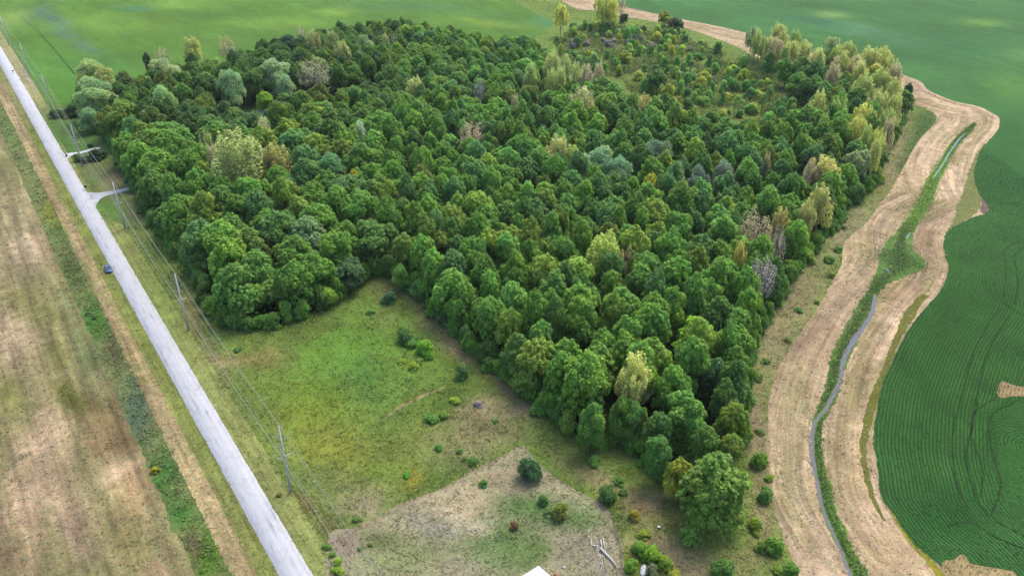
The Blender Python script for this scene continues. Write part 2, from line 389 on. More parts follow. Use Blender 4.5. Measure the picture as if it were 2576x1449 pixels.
def ribbon(name, P, width, z, mat, col, kind='structure', jag=.12, res=.8, guide=None, ctrl=None):
    P = resample(np.asarray(P), res); t = np.gradient(P, axis=0); t /= np.maximum(np.linalg.norm(t, axis=1), 1e-6)[:, None]; n = np.stack([-t[:, 1], t[:, 0]], -1)
    wv = np.interp(np.linspace(0, 1, len(P)), np.linspace(0, 1, len(np.atleast_1d(width))), np.atleast_1d(width)) / 2
    if ctrl is not None:
        cxy = PXs(ctrl); at_ = [int(np.argmin(((P - c_) ** 2).sum(1))) for c_ in cxy]
        wv = np.interp(np.arange(len(P)), at_, np.asarray(width, float)) / 2
    jl = (fbm(P[:, 0] / 1.3, P[:, 1] / 1.3, 71, 3) - .5) * 2 * jag; jr = (fbm(P[:, 0] / 1.3, P[:, 1] / 1.3, 91, 3) - .5) * 2 * jag
    L = P + n * (wv + jl)[:, None]; Rr = P - n * (wv + jr)[:, None]; k = len(P)
    V = np.vstack([np.hstack([L, np.full((k, 1), z)]), np.hstack([Rr, np.full((k, 1), z)])])
    F = np.array([(k + i, k + i + 1, i + 1, i) for i in range(k - 1)])
    cc = col(V[:, :2]) if callable(col) else np.tile(np.asarray(col, float), (2 * k, 1))
    me = np_mesh(name, V, F, {"Col": ('FLOAT_COLOR', alb(cc)), "flow": ('FLOAT_VECTOR', np.stack([np.tile(np.arange(k) * res, 2), np.repeat([1., -1.], k) * np.tile(wv, 2), np.zeros(2 * k)], -1))})
    return tag(link_mesh(name, me, mat), kind=kind)
soilg = (54, 78, 44)
tracks = [[(2576, 604), (2529, 627), (2528, 653), (2531, 693), (2526, 740), (2529, 763), (2546, 776), (2600, 812)], [(2600, 610), (2554, 640), (2556, 680), (2561, 713), (2554, 766)],
  [(2500, 752), (2546, 776), (2512, 780), (2476, 833), (2446, 896), (2430, 952), (2416, 1012), (2402, 1056), (2397, 1096), (2397, 1150), (2403, 1204), (2419, 1251), (2440, 1284)],
  [(2539, 796), (2503, 849), (2476, 912), (2463, 972), (2453, 1035), (2441, 1096), (2429, 1136), (2436, 1190), (2456, 1251), (2470, 1278), (2487, 1298)],
  [(2510, 999), (2470, 1022), (2446, 1049), (2443, 1096), (2463, 1150), (2473, 1190), (2467, 1251)], [(2547, 1015), (2500, 1039), (2486, 1076), (2493, 1123), (2503, 1163), (2517, 1210), (2510, 1257), (2493, 1298), (2537, 1328), (2600, 1356)],
  [(2382, 1325), (2432, 1311), (2470, 1328), (2503, 1352), (2600, 1390)]]
for t in tracks: ribbon("wheel_track", PX(t, 1.5), .4, .1, M_soil, soilg, jag=.2)
for t in ([(53, 43), (120, 108), (186, 186)], [(80, 60), (113, 96), (140, 128), (162, 153), (190, 190)], [(2244, 182), (2400, 205), (2480, 240), (2576, 300)], [(2330, 200), (2430, 222), (2560, 262)], [(1940, 92), (2200, 130), (2400, 160)]):
    ribbon("wheel_track", PX(t, 4), .45, .05, M_crop, (74, 120, 62), jag=.2, res=2)
soil_c = painter((186, 162, 118), [], 5, 4)
sheet("bare_soil", PX([(2518, 960), (2545, 968), (2640, 990), (2640, 1006), (2560, 996), (2512, 1000)], 1, True), .115, M_soil, soil_c, 1.0, .3)
sheet("bare_soil", PX([(2366, 1424), (2395, 1412), (2423, 1394), (2436, 1415), (2470, 1425), (2530, 1435), (2560, 1452), (2600, 1560), (2440, 1560)], 1, True), .115, M_soil, soil_c, 1.0, .3)
sheet("bare_soil", PX([(2466, 480), (2472, 500), (2488, 524), (2478, 540), (2466, 530), (2470, 512)], 1, True), .115, M_soil, painter((128, 108, 98), []), 1.0, .2)

# ---------------------------------------------------------------- meadow, verges, strips
meadow_paint = painter((126, 152, 72), [
  (900, 880, 190, 120, 0, (112, 154, 62)), (890, 970, 80, 55, 0, (100, 148, 72), .6), (780, 1010, 90, 60, 0, (122, 152, 58)), (740, 1070, 100, 60, 0, (138, 154, 62)), (860, 1140, 120, 50, 0, (154, 158, 66)),
  (1000, 1110, 170, 60, -20, (128, 144, 68)), (1110, 1010, 60, 40, 0, (104, 136, 60)), (1200, 1110, 130, 60, 0, (152, 152, 104)), (1200, 1060, 60, 40, 0, (160, 150, 110)), (880, 1230, 110, 55, 0, (138, 146, 84)), (900, 1280, 70, 35, 0, (168, 160, 124)), (950, 1180, 60, 30, 0, (118, 140, 60)),
  (1030, 1200, 30, 35, 0, (160, 150, 60)), (640, 900, 80, 40, 0, (146, 142, 82)), (560, 890, 60, 25, 20, (168, 152, 108)), (740, 820, 120, 30, -20, (116, 138, 66)), (960, 740, 50, 70, -10, (128, 142, 76)),
  (1150, 850, 190, 34, 38, (172, 156, 116)), (1330, 970, 180, 34, 36, (168, 152, 116)), (1290, 1020, 70, 35, 0, (176, 158, 124)), (1060, 1000, 60, 30, -25, (112, 138, 62)), (1440, 1140, 140, 38, 36, (122, 142, 72)), (1500, 1210, 110, 30, 36, (172, 160, 116)), (1400, 1190, 80, 25, 36, (128, 148, 76)),
  (1640, 1290, 100, 50, 0, (166, 148, 110)), (1560, 1330, 40, 70, 0, (124, 146, 72)), (1700, 1400, 160, 50, 0, (170, 154, 116)), (1620, 1440, 60, 40, 0, (120, 140, 60)), (1900, 1250, 40, 200, 0, (160, 148, 108)),
  (1900, 1050, 50, 80, 0, (170, 152, 122)), (1945, 860, 70, 110, 0, (162, 152, 112)), (2020, 740, 60, 100, 20, (164, 154, 112)), (2130, 580, 110, 30, -40, (166, 158, 120)), (2230, 420, 60, 80, 30, (172, 160, 116)), (2262, 330, 20, 80, 20, (170, 162, 112)), (2318, 330, 26, 60, 30, (84, 116, 62)), (2280, 400, 30, 50, 30, (96, 122, 66)),
  (620, 1000, 40, 60, 0, (120, 140, 64)), (760, 1280, 30, 40, 0, (122, 108, 62)), (800, 1330, 30, 40, 0, (128, 118, 70)), (840, 1400, 40, 50, 0, (140, 128, 90)), (480, 800, 40, 60, 0, (146, 140, 84)), (420, 700, 50, 50, 0, (122, 138, 62)), (350, 600, 30, 50, 0, (120, 130, 70)), (540, 970, 40, 60, 0, (150, 152, 92))], 15, 11)
MEAD = np.vstack([[RP(S1, 8)], [RP(-70, 8)], PXs([(118, 262), (160, 268), (330, 290), (640, 320), (1200, 190), (1400, 60)]), IN[8:], [RP(S1, 200)]])
mead = sheet("meadow", MEAD, .02, M_rough, meadow_paint, res=2.2, jag=.3)
vr_paint = painter((156, 164, 96), [(100, 200, 70, 90, 0, (172, 168, 116)), (60, 130, 60, 60, 0, (180, 172, 128)), (90, 205, 20, 60, -62, (178, 168, 142), .8), (140, 330, 60, 50, 0, (112, 144, 76)), (250, 430, 60, 40, 0, (132, 136, 84)), (270, 510, 70, 40, 0, (112, 148, 74)), (640, 1180, 60, 200, 0, (156, 162, 96)), (400, 760, 60, 160, 0, (142, 158, 84))], 8, 41)
sheet("grass_verge", strip_poly(4.7, 9.6), .035, M_verge, vr_paint, res=1.6, jag=.35, guide=ROADLINE)
LAWN = PX([(118, 292), (170, 285), (215, 296), (250, 330), (300, 390), (330, 440), (350, 490), (372, 545), (340, 570), (296, 560), (240, 500), (180, 400)], 2, True)
lawn_paint = painter((104, 134, 70), [(200, 350, 50, 40, 0, (98, 138, 66)), (290, 440, 50, 30, 0, (136, 128, 92)), (230, 420, 50, 30, 0, (124, 134, 80)), (340, 520, 30, 40, 0, (138, 132, 88)), (260, 520, 60, 30, 0, (108, 146, 72)), (280, 480, 60, 20, 0, (130, 132, 82))], 6, 51)
sheet("lawn", LAWN, .045, M_verge, lawn_paint, res=1.5, jag=.3, guide=ROADLINE)
vl_paint = painter((152, 150, 98), [(20, 260, 30, 90, 0, (176, 160, 120))], 8, 61)
sheet("grass_verge", strip_poly(-3.4, .25), .03, M_verge, painter((140, 150, 80), [(600, 1350, 80, 200, 0, (146, 152, 86)), (30, 260, 40, 120, 0, (150, 148, 96))], 6, 63), res=1.5, jag=.3, guide=ROADLINE)
sheet("straw_strip", strip_poly(-7.2, -2.4), .02, M_straw, streaky(painter((178, 160, 118), [(330, 880, 50, 200, 0, (176, 156, 112)), (130, 480, 40, 120, 0, (176, 156, 114))], 6, 65), ROADLINE, .25, .7, 5, (146, 150, 90)), res=1.6, jag=.4, guide=ROADLINE)
ditch_paint = painter((136, 146, 92), [(20, 330, 40, 60, 0, (112, 132, 76)), (150, 560, 30, 60, 0, (104, 128, 66)), (130, 530, 20, 40, 0, (140, 152, 62)), (200, 680, 40, 70, 0, (106, 124, 70)), (245, 800, 40, 60, 0, (88, 132, 54)), (290, 880, 30, 60, 0, (110, 112, 76)),
  (350, 1020, 40, 90, 0, (98, 122, 94)), (410, 1190, 40, 60, 0, (82, 130, 60)), (450, 1290, 40, 50, 0, (86, 134, 60)), (520, 1400, 50, 70, 0, (96, 138, 46)), (470, 1400, 30, 50, 0, (124, 112, 84))], 8, 67)
sheet("ditch", strip_poly(-12.2, -7.2), .015, M_rough, ditch_paint, res=1.6, jag=1.7, guide=ROADLINE)
fall_paint = painter((162, 150, 110), [(50, 420, 60, 60, 0, (140, 140, 92)), (70, 620, 50, 60, 0, (182, 164, 132)), (30, 560, 40, 40, 0, (168, 158, 118)), (140, 640, 24, 90, -24, (160, 142, 106), .8), (40, 740, 60, 40, 0, (144, 142, 88)), (120, 790, 70, 50, 0, (136, 134, 84)), (70, 880, 40, 60, -20, (180, 162, 128)), (15, 900, 40, 160, 0, (196, 174, 140), .8),
  (150, 900, 40, 60, 0, (132, 130, 80)), (215, 870, 30, 120, -20, (118, 130, 84)), (200, 760, 30, 100, -25, (128, 132, 88)), (240, 1040, 70, 60, 0, (130, 118, 78)), (180, 1020, 40, 60, 0, (112, 116, 58)), (270, 1110, 60, 40, 0, (140, 120, 84)), (30, 1010, 50, 70, 0, (136, 138, 78)), (110, 1110, 70, 60, 0, (190, 168, 134)),
  (290, 1190, 70, 30, -20, (196, 170, 138)), (60, 1240, 130, 110, 0, (194, 168, 136)), (220, 1260, 60, 50, -20, (166, 154, 112)), (300, 1300, 60, 60, -20, (142, 134, 90)), (340, 1240, 40, 60, 0, (164, 140, 104)), (350, 1370, 50, 70, 0, (142, 134, 88)), (180, 1330, 50, 100, -20, (196, 170, 140), .8), (30, 1400, 60, 50, 0, (150, 128, 98)), (250, 1420, 90, 40, 0, (140, 134, 92)), (440, 1430, 50, 60, 0, (166, 144, 110))], 12, 69)
fall_paint = streaky(fall_paint, ROADLINE, .3, 1.6, 9, (144, 140, 94))
sheet("fallow_field", np.array([RP(-330, -12.4), RP(S1, -12.4), RP(S1, -110), RP(-330, -260)]), .006, M_fallow, fall_paint, res=1.9, jag=.5, guide=ROADLINE)
hay_paint = painter((204, 180, 146), [(2440, 300, 60, 40, 0, (204, 180, 146)), (2330, 262, 60, 16, 20, (168, 150, 112)), (2370, 330, 60, 30, 30, (190, 170, 134)), (2250, 480, 60, 60, 0, (196, 174, 138)), (2170, 640, 40, 50, 0, (176, 162, 114), .6), (2050, 860, 60, 60, 0, (196, 170, 134)), (2010, 1000, 40, 90, 0, (180, 166, 122)), (2330, 620, 40, 80, 0, (184, 158, 124)), (2250, 740, 50, 30, -30, (178, 150, 116)),
   (2160, 950, 30, 120, 20, (182, 160, 118)), (2150, 1200, 40, 120, 0, (188, 166, 126)), (1980, 1200, 40, 160, 0, (186, 172, 130)), (2250, 1400, 90, 60, 30, (192, 166, 130)), (1620, 35, 200, 12, 10, (198, 172, 142))], 8, 73)
HAY = np.vstack([FE, IN])
hay_paint = streaky(hay_paint, FE, .24, 1.5, 7, (168, 154, 108))
sheet("hay_strip", HAY, .045, M_straw, hay_paint, res=2.0, jag=.3, guide=FE)
ribbon("hay_strip", PX([(2330, 742), (2300, 772), (2258, 850), (2228, 930), (2200, 1000), (2183, 1060), (2172, 1130), (2180, 1200), (2200, 1260), (2225, 1310)], 2), [1.5, 3, 1.6, 1.4, 2.2, 1.6, 1.2, .6], .055, M_rough, (122, 124, 58), jag=.5)
ribbon("hay_strip", PX([(2228, 1262), (2262, 1320), (2300, 1372), (2345, 1420), (2420, 1520)], 2), [.6, 1.0, 1.5, 2.2], .055, M_rough, (160, 156, 60), jag=.3)
ribbon("hay_strip", PX([(2380, 600), (2395, 575), (2420, 545), (2440, 510), (2446, 480), (2444, 440), (2455, 400), (2478, 362)], 2), [1.0, 2.5, 7, 6, 3, 1.5, 1.2, .5], .055, M_rough, (132, 140, 82), jag=.7)
ribbon("dirt_path", PX([(968, 1052), (1010, 1022), (1060, 998), (1120, 973)], 1), [.4, .9, .9, .3], .03, M_soil, (186, 164, 124), jag=.2)

YARD_px = [(826, 1346), (883, 1332), (947, 1307), (998, 1275), (1071, 1245), (1116, 1229), (1195, 1183), (1260, 1152), (1312, 1124), (1362, 1177), (1429, 1227), (1496, 1261), (1533, 1292), (1540, 1331), (1557, 1365), (1563, 1400), (1566, 1449), (1590, 1560), (900, 1560)]
yard_paint = painter((176, 171, 134), [(1170, 1260, 110, 50, 0, (204, 188, 150)), (1230, 1200, 50, 30, 0, (186, 172, 132)), (1120, 1330, 80, 40, 0, (168, 162, 140)), (1060, 1290, 60, 26, 0, (160, 154, 132)), (1010, 1400, 160, 50, 0, (152, 160, 110)), (1360, 1280, 110, 40, 0, (108, 140, 78)), (1260, 1370, 90, 60, 0, (112, 138, 82)), (1450, 1320, 80, 30, 0, (106, 134, 78)),
   (1420, 1390, 50, 50, 0, (170, 162, 134)), (1500, 1420, 40, 60, 0, (168, 160, 138)), (1335, 1400, 50, 40, 0, (114, 138, 80)), (940, 1350, 60, 26, 0, (126, 132, 84)), (860, 1370, 30, 40, 0, (168, 146, 132)), (1200, 1330, 40, 20, 0, (190, 178, 150)), (1300, 1200, 60, 40, 0, (172, 160, 128)), (1160, 1430, 60, 30, 0, (176, 166, 138))], 9, 81)
sheet("yard", PX(YARD_px, 1.5, True), .055, M_rough, yard_paint, res=1.5, jag=.15)
ribbon("yard", PX(YARD_px[:9], 1.5), .55, .068, M_soil, (176, 158, 128), jag=.2)
ribbon("yard", PX(YARD_px[8:17], 1.5), .8, .068, M_rough, (172, 162, 132), jag=.25)

# ---------------------------------------------------------------- creek
BK = [(2225, 1560, 3), (2165, 1449, 3.4), (2137, 1398, 3.2), (2105, 1331, 3.2), (2080, 1274, 3), (2070, 1213, 3), (2056, 1157, 2.6), (2054, 1089, 2.4), (2062, 1050, 2.6), (2080, 1015, 3), (2094, 975, 3.4), (2106, 920, 4), (2126, 870, 4.5), (2148, 825, 4), (2172, 785, 5), (2192, 745, 3), (2213, 710, 4), (2248, 680, 9), (2268, 655, 14), (2262, 625, 9), (2274, 590, 5), (2302, 547, 4), (2330, 500, 4.5), (2347, 455, 4), (2366, 425, 3.6), (2385, 390, 3.2), (2406, 358, 3), (2432, 332, 3.4), (2452, 312, 1.6)]
BKc = PX([b[:2] for b in BK], 2); bank_paint = painter((104, 140, 66), [(2360, 430, 80, 100, 0, (130, 176, 70)), (2300, 550, 30, 40, 0, (122, 166, 66)), (2250, 650, 60, 50, 0, (108, 146, 78)), (2070, 1200, 40, 120, 0, (108, 146, 66)), (2130, 1400, 60, 80, 0, (116, 156, 66)), (2160, 830, 60, 60, 0, (116, 146, 78))], 6, 91)
ribbon("creek_bank", BKc, [b[2] for b in BK], .06, M_rough, bank_paint, jag=.7, ctrl=[b[:2] for b in BK])
WT = [(2235, 1600, 1.3), (2142, 1449, .8), (2121, 1398, .7), (2091, 1331, .75), (2067, 1274, .7), (2056, 1213, .75), (2045, 1157, .85), (2043, 1100, .85), (2050, 1063, .7), (2079, 1026, .9), (2093, 999, .85), (2113, 958, .9), (2122, 905, 1.2), (2145, 859, 1.6), (2164, 833, 1.5), (2188, 799, 1.0), (2197, 773, 1.0), (2202, 742, .8)]
m, nt, p = new_mat("murky and sky-painted water"); tc = nt.nodes.new("ShaderNodeTexCoord").outputs["Object"]
nn = noise(nt, tc, 1.2, 4, .6); k = nt.nodes.new("ShaderNodeRGB"); k.outputs[0].default_value = (*alb((100, 106, 122)), 1)
k = nt.nodes.new('ShaderNodeAttribute'); k.attribute_name = 'Col'; nt.links.new(vscale(nt, k.outputs['Color'], maprange(nt, nn.outputs[0], .3, .7, .8, 1.2)), p.inputs["Base Color"]); p.inputs["Roughness"].default_value = .4; p.inputs["IOR"].default_value = 1.33; p.inputs["Specular IOR Level"].default_value = .25
bp = nt.nodes.new("ShaderNodeBump"); bp.inputs["Strength"].default_value = .15; bp.inputs["Distance"].default_value = .05; nt.links.new(nn.outputs[0], bp.inputs["Height"]); nt.links.new(bp.outputs[0], p.inputs["Normal"]); M_water = m
ribbon("creek_water", PX([b[:2] for b in WT], 1.5), [b[2] for b in WT], .072, M_water, (92, 98, 112), jag=.22, res=.5, ctrl=[b[:2] for b in WT])
for l, wd in (([(2347, 450), (2354, 440), (2368, 420), (2380, 400), (2388, 385), (2399, 370), (2412, 352), (2428, 337)], [.2, .45, .25, .5, .3, .5, .45, .2]), ([(2226, 676), (2232, 680), (2240, 688)], [.2, .8, .3]), ([(2280, 602), (2284, 594), (2290, 586)], [.2, .5, .2]), ([(2262, 617), (2268, 610)], [.3, .5])):
    ribbon("creek_water", PX(l, 1), wd, .074, M_water, (104, 142, 190), jag=.12, res=.5)  # upstream pieces: sky reflection painted into the water as a blue colour

# ---------------------------------------------------------------- road and drives
m, nt, p = new_mat("worn pale asphalt")
fl = nt.nodes.new("ShaderNodeAttribute"); fl.attribute_name = "flow"; sx = nt.nodes.new("ShaderNodeSeparateXYZ"); nt.links.new(fl.outputs["Vector"], sx.inputs[0])
tc = nt.nodes.new("ShaderNodeTexCoord").outputs["Object"]
n1 = noise(nt, tc, .35, 6, .6); n2 = noise(nt, tc, 5, 4, .7)
mp = nt.nodes.new("ShaderNodeMapping"); mp.inputs["Scale"].default_value = (.03, 1.3, 1); nt.links.new(fl.outputs["Vector"], mp.inputs[0]); n3 = noise(nt, mp.outputs[0], 1, 4, .6)
mp2 = nt.nodes.new("ShaderNodeMapping"); mp2.inputs["Scale"].default_value = (.1, .9, 1); nt.links.new(fl.outputs["Vector"], mp2.inputs[0]); n4 = noise(nt, mp2.outputs[0], 1, 6, .75)
f = mathn(nt, 'MULTIPLY', maprange(nt, n1.outputs[0], .3, .7, .94, 1.05), maprange(nt, n2.outputs[0], .3, .7, .95, 1.05))
f = mathn(nt, 'MULTIPLY', f, maprange(nt, n3.outputs[0], .3, .7, .95, 1.05))
k = nt.nodes.new("ShaderNodeRGB"); k.outputs[0].default_value = (*alb((216, 218, 224)), 1)
tar = nt.nodes.new("ShaderNodeRGB"); tar.outputs[0].default_value = (*alb((150, 156, 168)), 1)
c = mixc(nt, maprange(nt, n4.outputs[0], .54, .68, 0, .8), k.outputs[0], tar.outputs[0])
wp = mathn(nt, 'ABSOLUTE', mathn(nt, 'SUBTRACT', mathn(nt, 'ABSOLUTE', mathn(nt, 'ADD', mathn(nt, 'ABSOLUTE', sx.outputs[1]), -1.25)), .62))
f = mathn(nt, 'MULTIPLY', f, maprange(nt, wp, 0, .35, .93, 1.0))
vo = nt.nodes.new("ShaderNodeTexVoronoi"); vo.feature = 'DISTANCE_TO_EDGE'; vo.inputs["Scale"].default_value = .22; wv_ = nt.nodes.new("ShaderNodeVectorMath"); wv_.operation = 'MULTIPLY_ADD'; nt.links.new(n1.outputs["Color"], wv_.inputs[0]); wv_.inputs[1].default_value = (3, 3, 0); nt.links.new(tc, wv_.inputs[2]); nt.links.new(wv_.outputs[0], vo.inputs["Vector"])
f = mathn(nt, 'MULTIPLY', f, maprange(nt, vo.outputs["Distance"], 0, .03, .82, 1.0))
nt.links.new(vscale(nt, c, f), p.inputs["Base Color"]); p.inputs["Roughness"].default_value = .85
M_road = m
def road_strip(name, s0, s1, t0, t1, z, mat, h=.08):
    k = int((s1 - s0) / 1.5) + 1; s = np.linspace(s0, s1, k); V = []; fl = []
    ed = (fbm(s / 2.0, s * 0, 5, 3) - .5) * .26; er = (fbm(s / 2.0, s * 0 + 9, 6, 3) - .5) * .26
    cols = [(t0 - .05, 0), (t0, z), (t0 * .5 + t1 * .5, z + .05), (t1, z), (t1 + .05, 0)]
    for j, (t, zz) in enumerate(cols):
        off = ed if j < 2 else (er if j > 2 else 0 * s)
        for i in range(k):
            q = RP(s[i], t + off[i]); V.append((q[0], q[1], zz)); fl.append((s[i], t - (t0 + t1) / 2, 0))
    F = [(j * k + i, j * k + i + 1, (j + 1) * k + i + 1, (j + 1) * k + i) for j in range(4) for i in range(k - 1)]
    me = np_mesh(name, V, F, {"flow": ('FLOAT_VECTOR', fl)}); o = link_mesh(name, me, mat)
    bm = bmesh.new(); bm.from_mesh(me); bmesh.ops.recalc_face_normals(bm, faces=bm.faces); 
    if bm.faces[0].normal.z < 0: bmesh.ops.reverse_faces(bm, faces=bm.faces)
    bm.to_mesh(me); bm.free(); return tag(o, kind="structure")
road_strip("road", S0, S1, -.05, 4.95, .09, M_road)
M_dash = plain_mat("faded orange road paint", (236, 208, 196), .8, var=.15, scale=4)
b = MB()
sA = float((gx(735, 1408) - rd0) @ rdir)
for k_ in range(34):
    s = sA + 12 - k_ * 11.6
    P = [RP(s - 1.6, 2.40), RP(s + 1.6, 2.40), RP(s + 1.6, 2.52), RP(s - 1.6, 2.52)]
    b.poly([(x, y, .146) for x, y in P], [(0, 1, 2, 3)])
tag(b.build("road_marking", M_dash), kind="structure")
# crumbled pale gravel edge right of the drives, then the two drives
gr_c = painter((222, 226, 232), [], 4, 7)
sheet("driveway", PX([(228, 505), (222, 492), (222, 484), (240, 486), (262, 484), (300, 477), (334, 468), (338, 473), (312, 482), (280, 490), (258, 497), (246, 510), (238, 524)], 1, True), .06, M_gravel, gr_c, 1.0, .12)
sheet("driveway", PX([(158, 390), (172, 386), (200, 383), (222, 377), (250, 371), (252, 374), (225, 381), (204, 387), (184, 391), (172, 398), (166, 408), (160, 402)], 1, True), .06, M_gravel, gr_c, 1.0, .12)

# ================================================================ trees: shapes
LEAF = leaf_mat("tree leaves"); TUFT = leaf_mat("grass blades", "point", .18, .35)
BARK = plain_mat("grey brown bark", (112, 100, 88), .9, var=.3, scale=2)
PALEBARK = plain_mat("pale bark", (176, 166, 146), .9, var=.25, scale=2)
DEADBARK = plain_mat("dead grey twigs", (160, 158, 146), .9, var=.2, scale=2)
def leaf_quads(C, N, S, asp=1.0, r=None):
    """C centres, N normals, S sizes -> quads"""
    r = r or rng; n = len(C); N = N / np.maximum(np.linalg.norm(N, axis=1), 1e-6)[:, None]
    T = np.cross(N, r.normal(size=(n, 3))); T /= np.maximum(np.linalg.norm(T, axis=1), 1e-6)[:, None]; B = np.cross(N, T)
    a = T * (S * .5)[:, None]; b = B * (S * .5 * asp)[:, None]
    V = np.stack([C - a, C + b * .9 - a * .1, C + a, C - b], 1).reshape(-1, 3)
    return V, np.arange(4 * n).reshape(-1, 4)
def crown_mesh(name, seed, kind):
    r = np.random.default_rng(seed)
    cfg = dict(oak=(0, 84, .37, 1.0, 0), tall=(0, 88, .36, 1.0, 0), willow=(0, 80, .52, .34, 0), maple=(0, 90, .36, 1.0, 0), cotton=(52, 150, .34, .8, 0), bare=(30, 60, .28, .8, 0), shrub=(0, 44, .44, .9, 0))[kind]
    nl, npl, ls, asp, _ = cfg
    RR, H, z0 = 4.0, 12.0, 2.4          # nominal crown radius, crown height, crown base
    if kind == 'shrub': RR, H, z0 = 4.0, 6.0, .1
    Cs, Ns, Ss, lob, wm = [], [], [], [], []
    ga = math.pi * (3 - math.sqrt(5)); ph0 = r.uniform(0, 6.28)
    skew = r.normal(size=2) * .35
    def lobe(c, out, lr, lh, k, tone, warm):
        d = r.normal(size=(k * 3, 3)); d /= np.linalg.norm(d, axis=1)[:, None]
        if kind not in ('cotton', 'bare'): d = d[(d @ out) > -.2]
        d = d[:k]; rr = r.uniform(.7, 1.1, len(d))[:, None]
        P = c + d * rr * np.array([lr, lr, lh])
        N = d + r.normal(size=d.shape) * .5 + np.array([0, 0, .45])
        if kind == 'willow': N = np.cross(d + r.normal(size=d.shape) * .3, r.normal(size=d.shape)) + d * .5
        Cs.append(P); Ns.append(N); Ss.append(ls * r.uniform(.65, 1.35, len(P)))
        lob.append(np.full(len(P), tone)); wm.append(np.full(len(P), warm))
    if kind in ('cotton', 'bare'):
        for i in range(nl):
            t = (i + .5) / nl; hz = 1 - t ** .82; an = ph0 + i * ga + r.uniform(-.25, .25)
            prof = (math.sin(min(1, (1 - hz) * 1.15 + .12) * math.pi * .62)) ** .7 * r.uniform(.25, 1.0); zz = z0 + H * (.34 + .66 * hz)
            c = np.array([math.cos(an) * RR * prof * .9 + skew[0], math.sin(an) * RR * prof * .9 + skew[1], zz - r.uniform(.3, 1.0)])
            lr = RR * r.uniform(.11, .22)
            lobe(c, np.array([0, 0, 1.]), lr, lr * r.uniform(2.0, 3.6), int(npl * r.uniform(.7, 1.3)), r.uniform(.85, 1.15), 0.0)
    else:
        # boughs: each a rounded head of its own, made of small leafy knobs
        nb = {'oak': 13, 'tall': 10, 'willow': 12, 'maple': 20, 'shrub': 7}[kind]; bw = {'oak': .44, 'tall': .46, 'willow': .44, 'maple': .34, 'shrub': .5}[kind]
        heads = [(np.array([skew[0], skew[1], z0 + H * .80]), RR * bw * (.85 if kind == 'tall' else 1), H * (.22 if kind == 'tall' else .2))]
        for i in range(nb):
            t = (i + .5) / nb; an = ph0 + i * ga + r.uniform(-.4, .4); hz = (.78 - .64 * t if kind != 'maple' else .8 - .82 * t) + r.uniform(-.07, .07)
            wid = {'oak': .66, 'tall': .52, 'willow': .66, 'maple': .72, 'shrub': .62}[kind] * (math.sin(min(1, .42 + t * .75) * math.pi * .56)) * r.uniform(.8, 1.1)
            br = RR * bw * r.uniform(.6, 1.12)
            heads.append((np.array([math.cos(an) * RR * wid + skew[0], math.sin(an) * RR * wid + skew[1], z0 + H * hz]), br, H * (r.uniform(.13, .23) if kind != 'maple' else r.uniform(.1, .14))))
        for hc, br, bh in heads:
            tone = r.uniform(.84, 1.16); warm = r.uniform(0, 1) ** 2 * .8; o2 = np.array([hc[0], hc[1], 0]) / RR
            nk = int(14 * (br / (RR * .44)) ** 1.3) + 3
            for j in range(nk):
                tt = (j + .5) / nk; cz = 1 - 1.45 * tt; a2 = j * ga + hc[0]; sr = math.sqrt(max(0, 1 - min(1, cz * cz)))
                dirv = np.array([math.cos(a2) * sr, math.sin(a2) * sr, cz])
                if (dirv @ (o2 + np.array([0, 0, .7]))) < -.35: continue
                c = hc + dirv * np.array([br, br, bh]) * r.uniform(.68, .95)
                lr = br * r.uniform(.26, .44); out = dirv + o2 * .6 + np.array([0, 0, .6]); out /= np.linalg.norm(out)
                lobe(c, out, lr, lr * (r.uniform(1.2, 2.1) if kind != 'shrub' else r.uniform(.8, 1.4)), int(npl * r.uniform(.9, 1.3) * (lr / .7) ** 1.3), tone * r.uniform(.88, 1.12), warm)
    if kind not in ('cotton', 'bare'):                          # leaves inside the crown, so that one does not look through it
        k = 520; t = r.uniform(0, .9, k); an = r.uniform(0, 6.28, k); rad = RR * np.sqrt(r.uniform(0, .5, k)) * np.sqrt(1 - t)
        P = np.stack([np.cos(an) * rad, np.sin(an) * rad, z0 + H * t * .92], -1); Cs.append(P); Ns.append(r.normal(size=P.shape)); Ss.append(np.full(k, ls * 1.5)); lob.append(np.full(k, .9)); wm.append(np.zeros(k))
    C = np.vstack(Cs); V, F = leaf_quads(C, np.vstack(Ns), np.concatenate(Ss), asp, r)
    me = np_mesh(name, V, F, {"lobe": ('FLOAT', np.repeat(np.concatenate(lob), 4)), "warm": ('FLOAT', np.repeat(np.concatenate(wm), 4))})
    me.materials.append(LEAF); return me
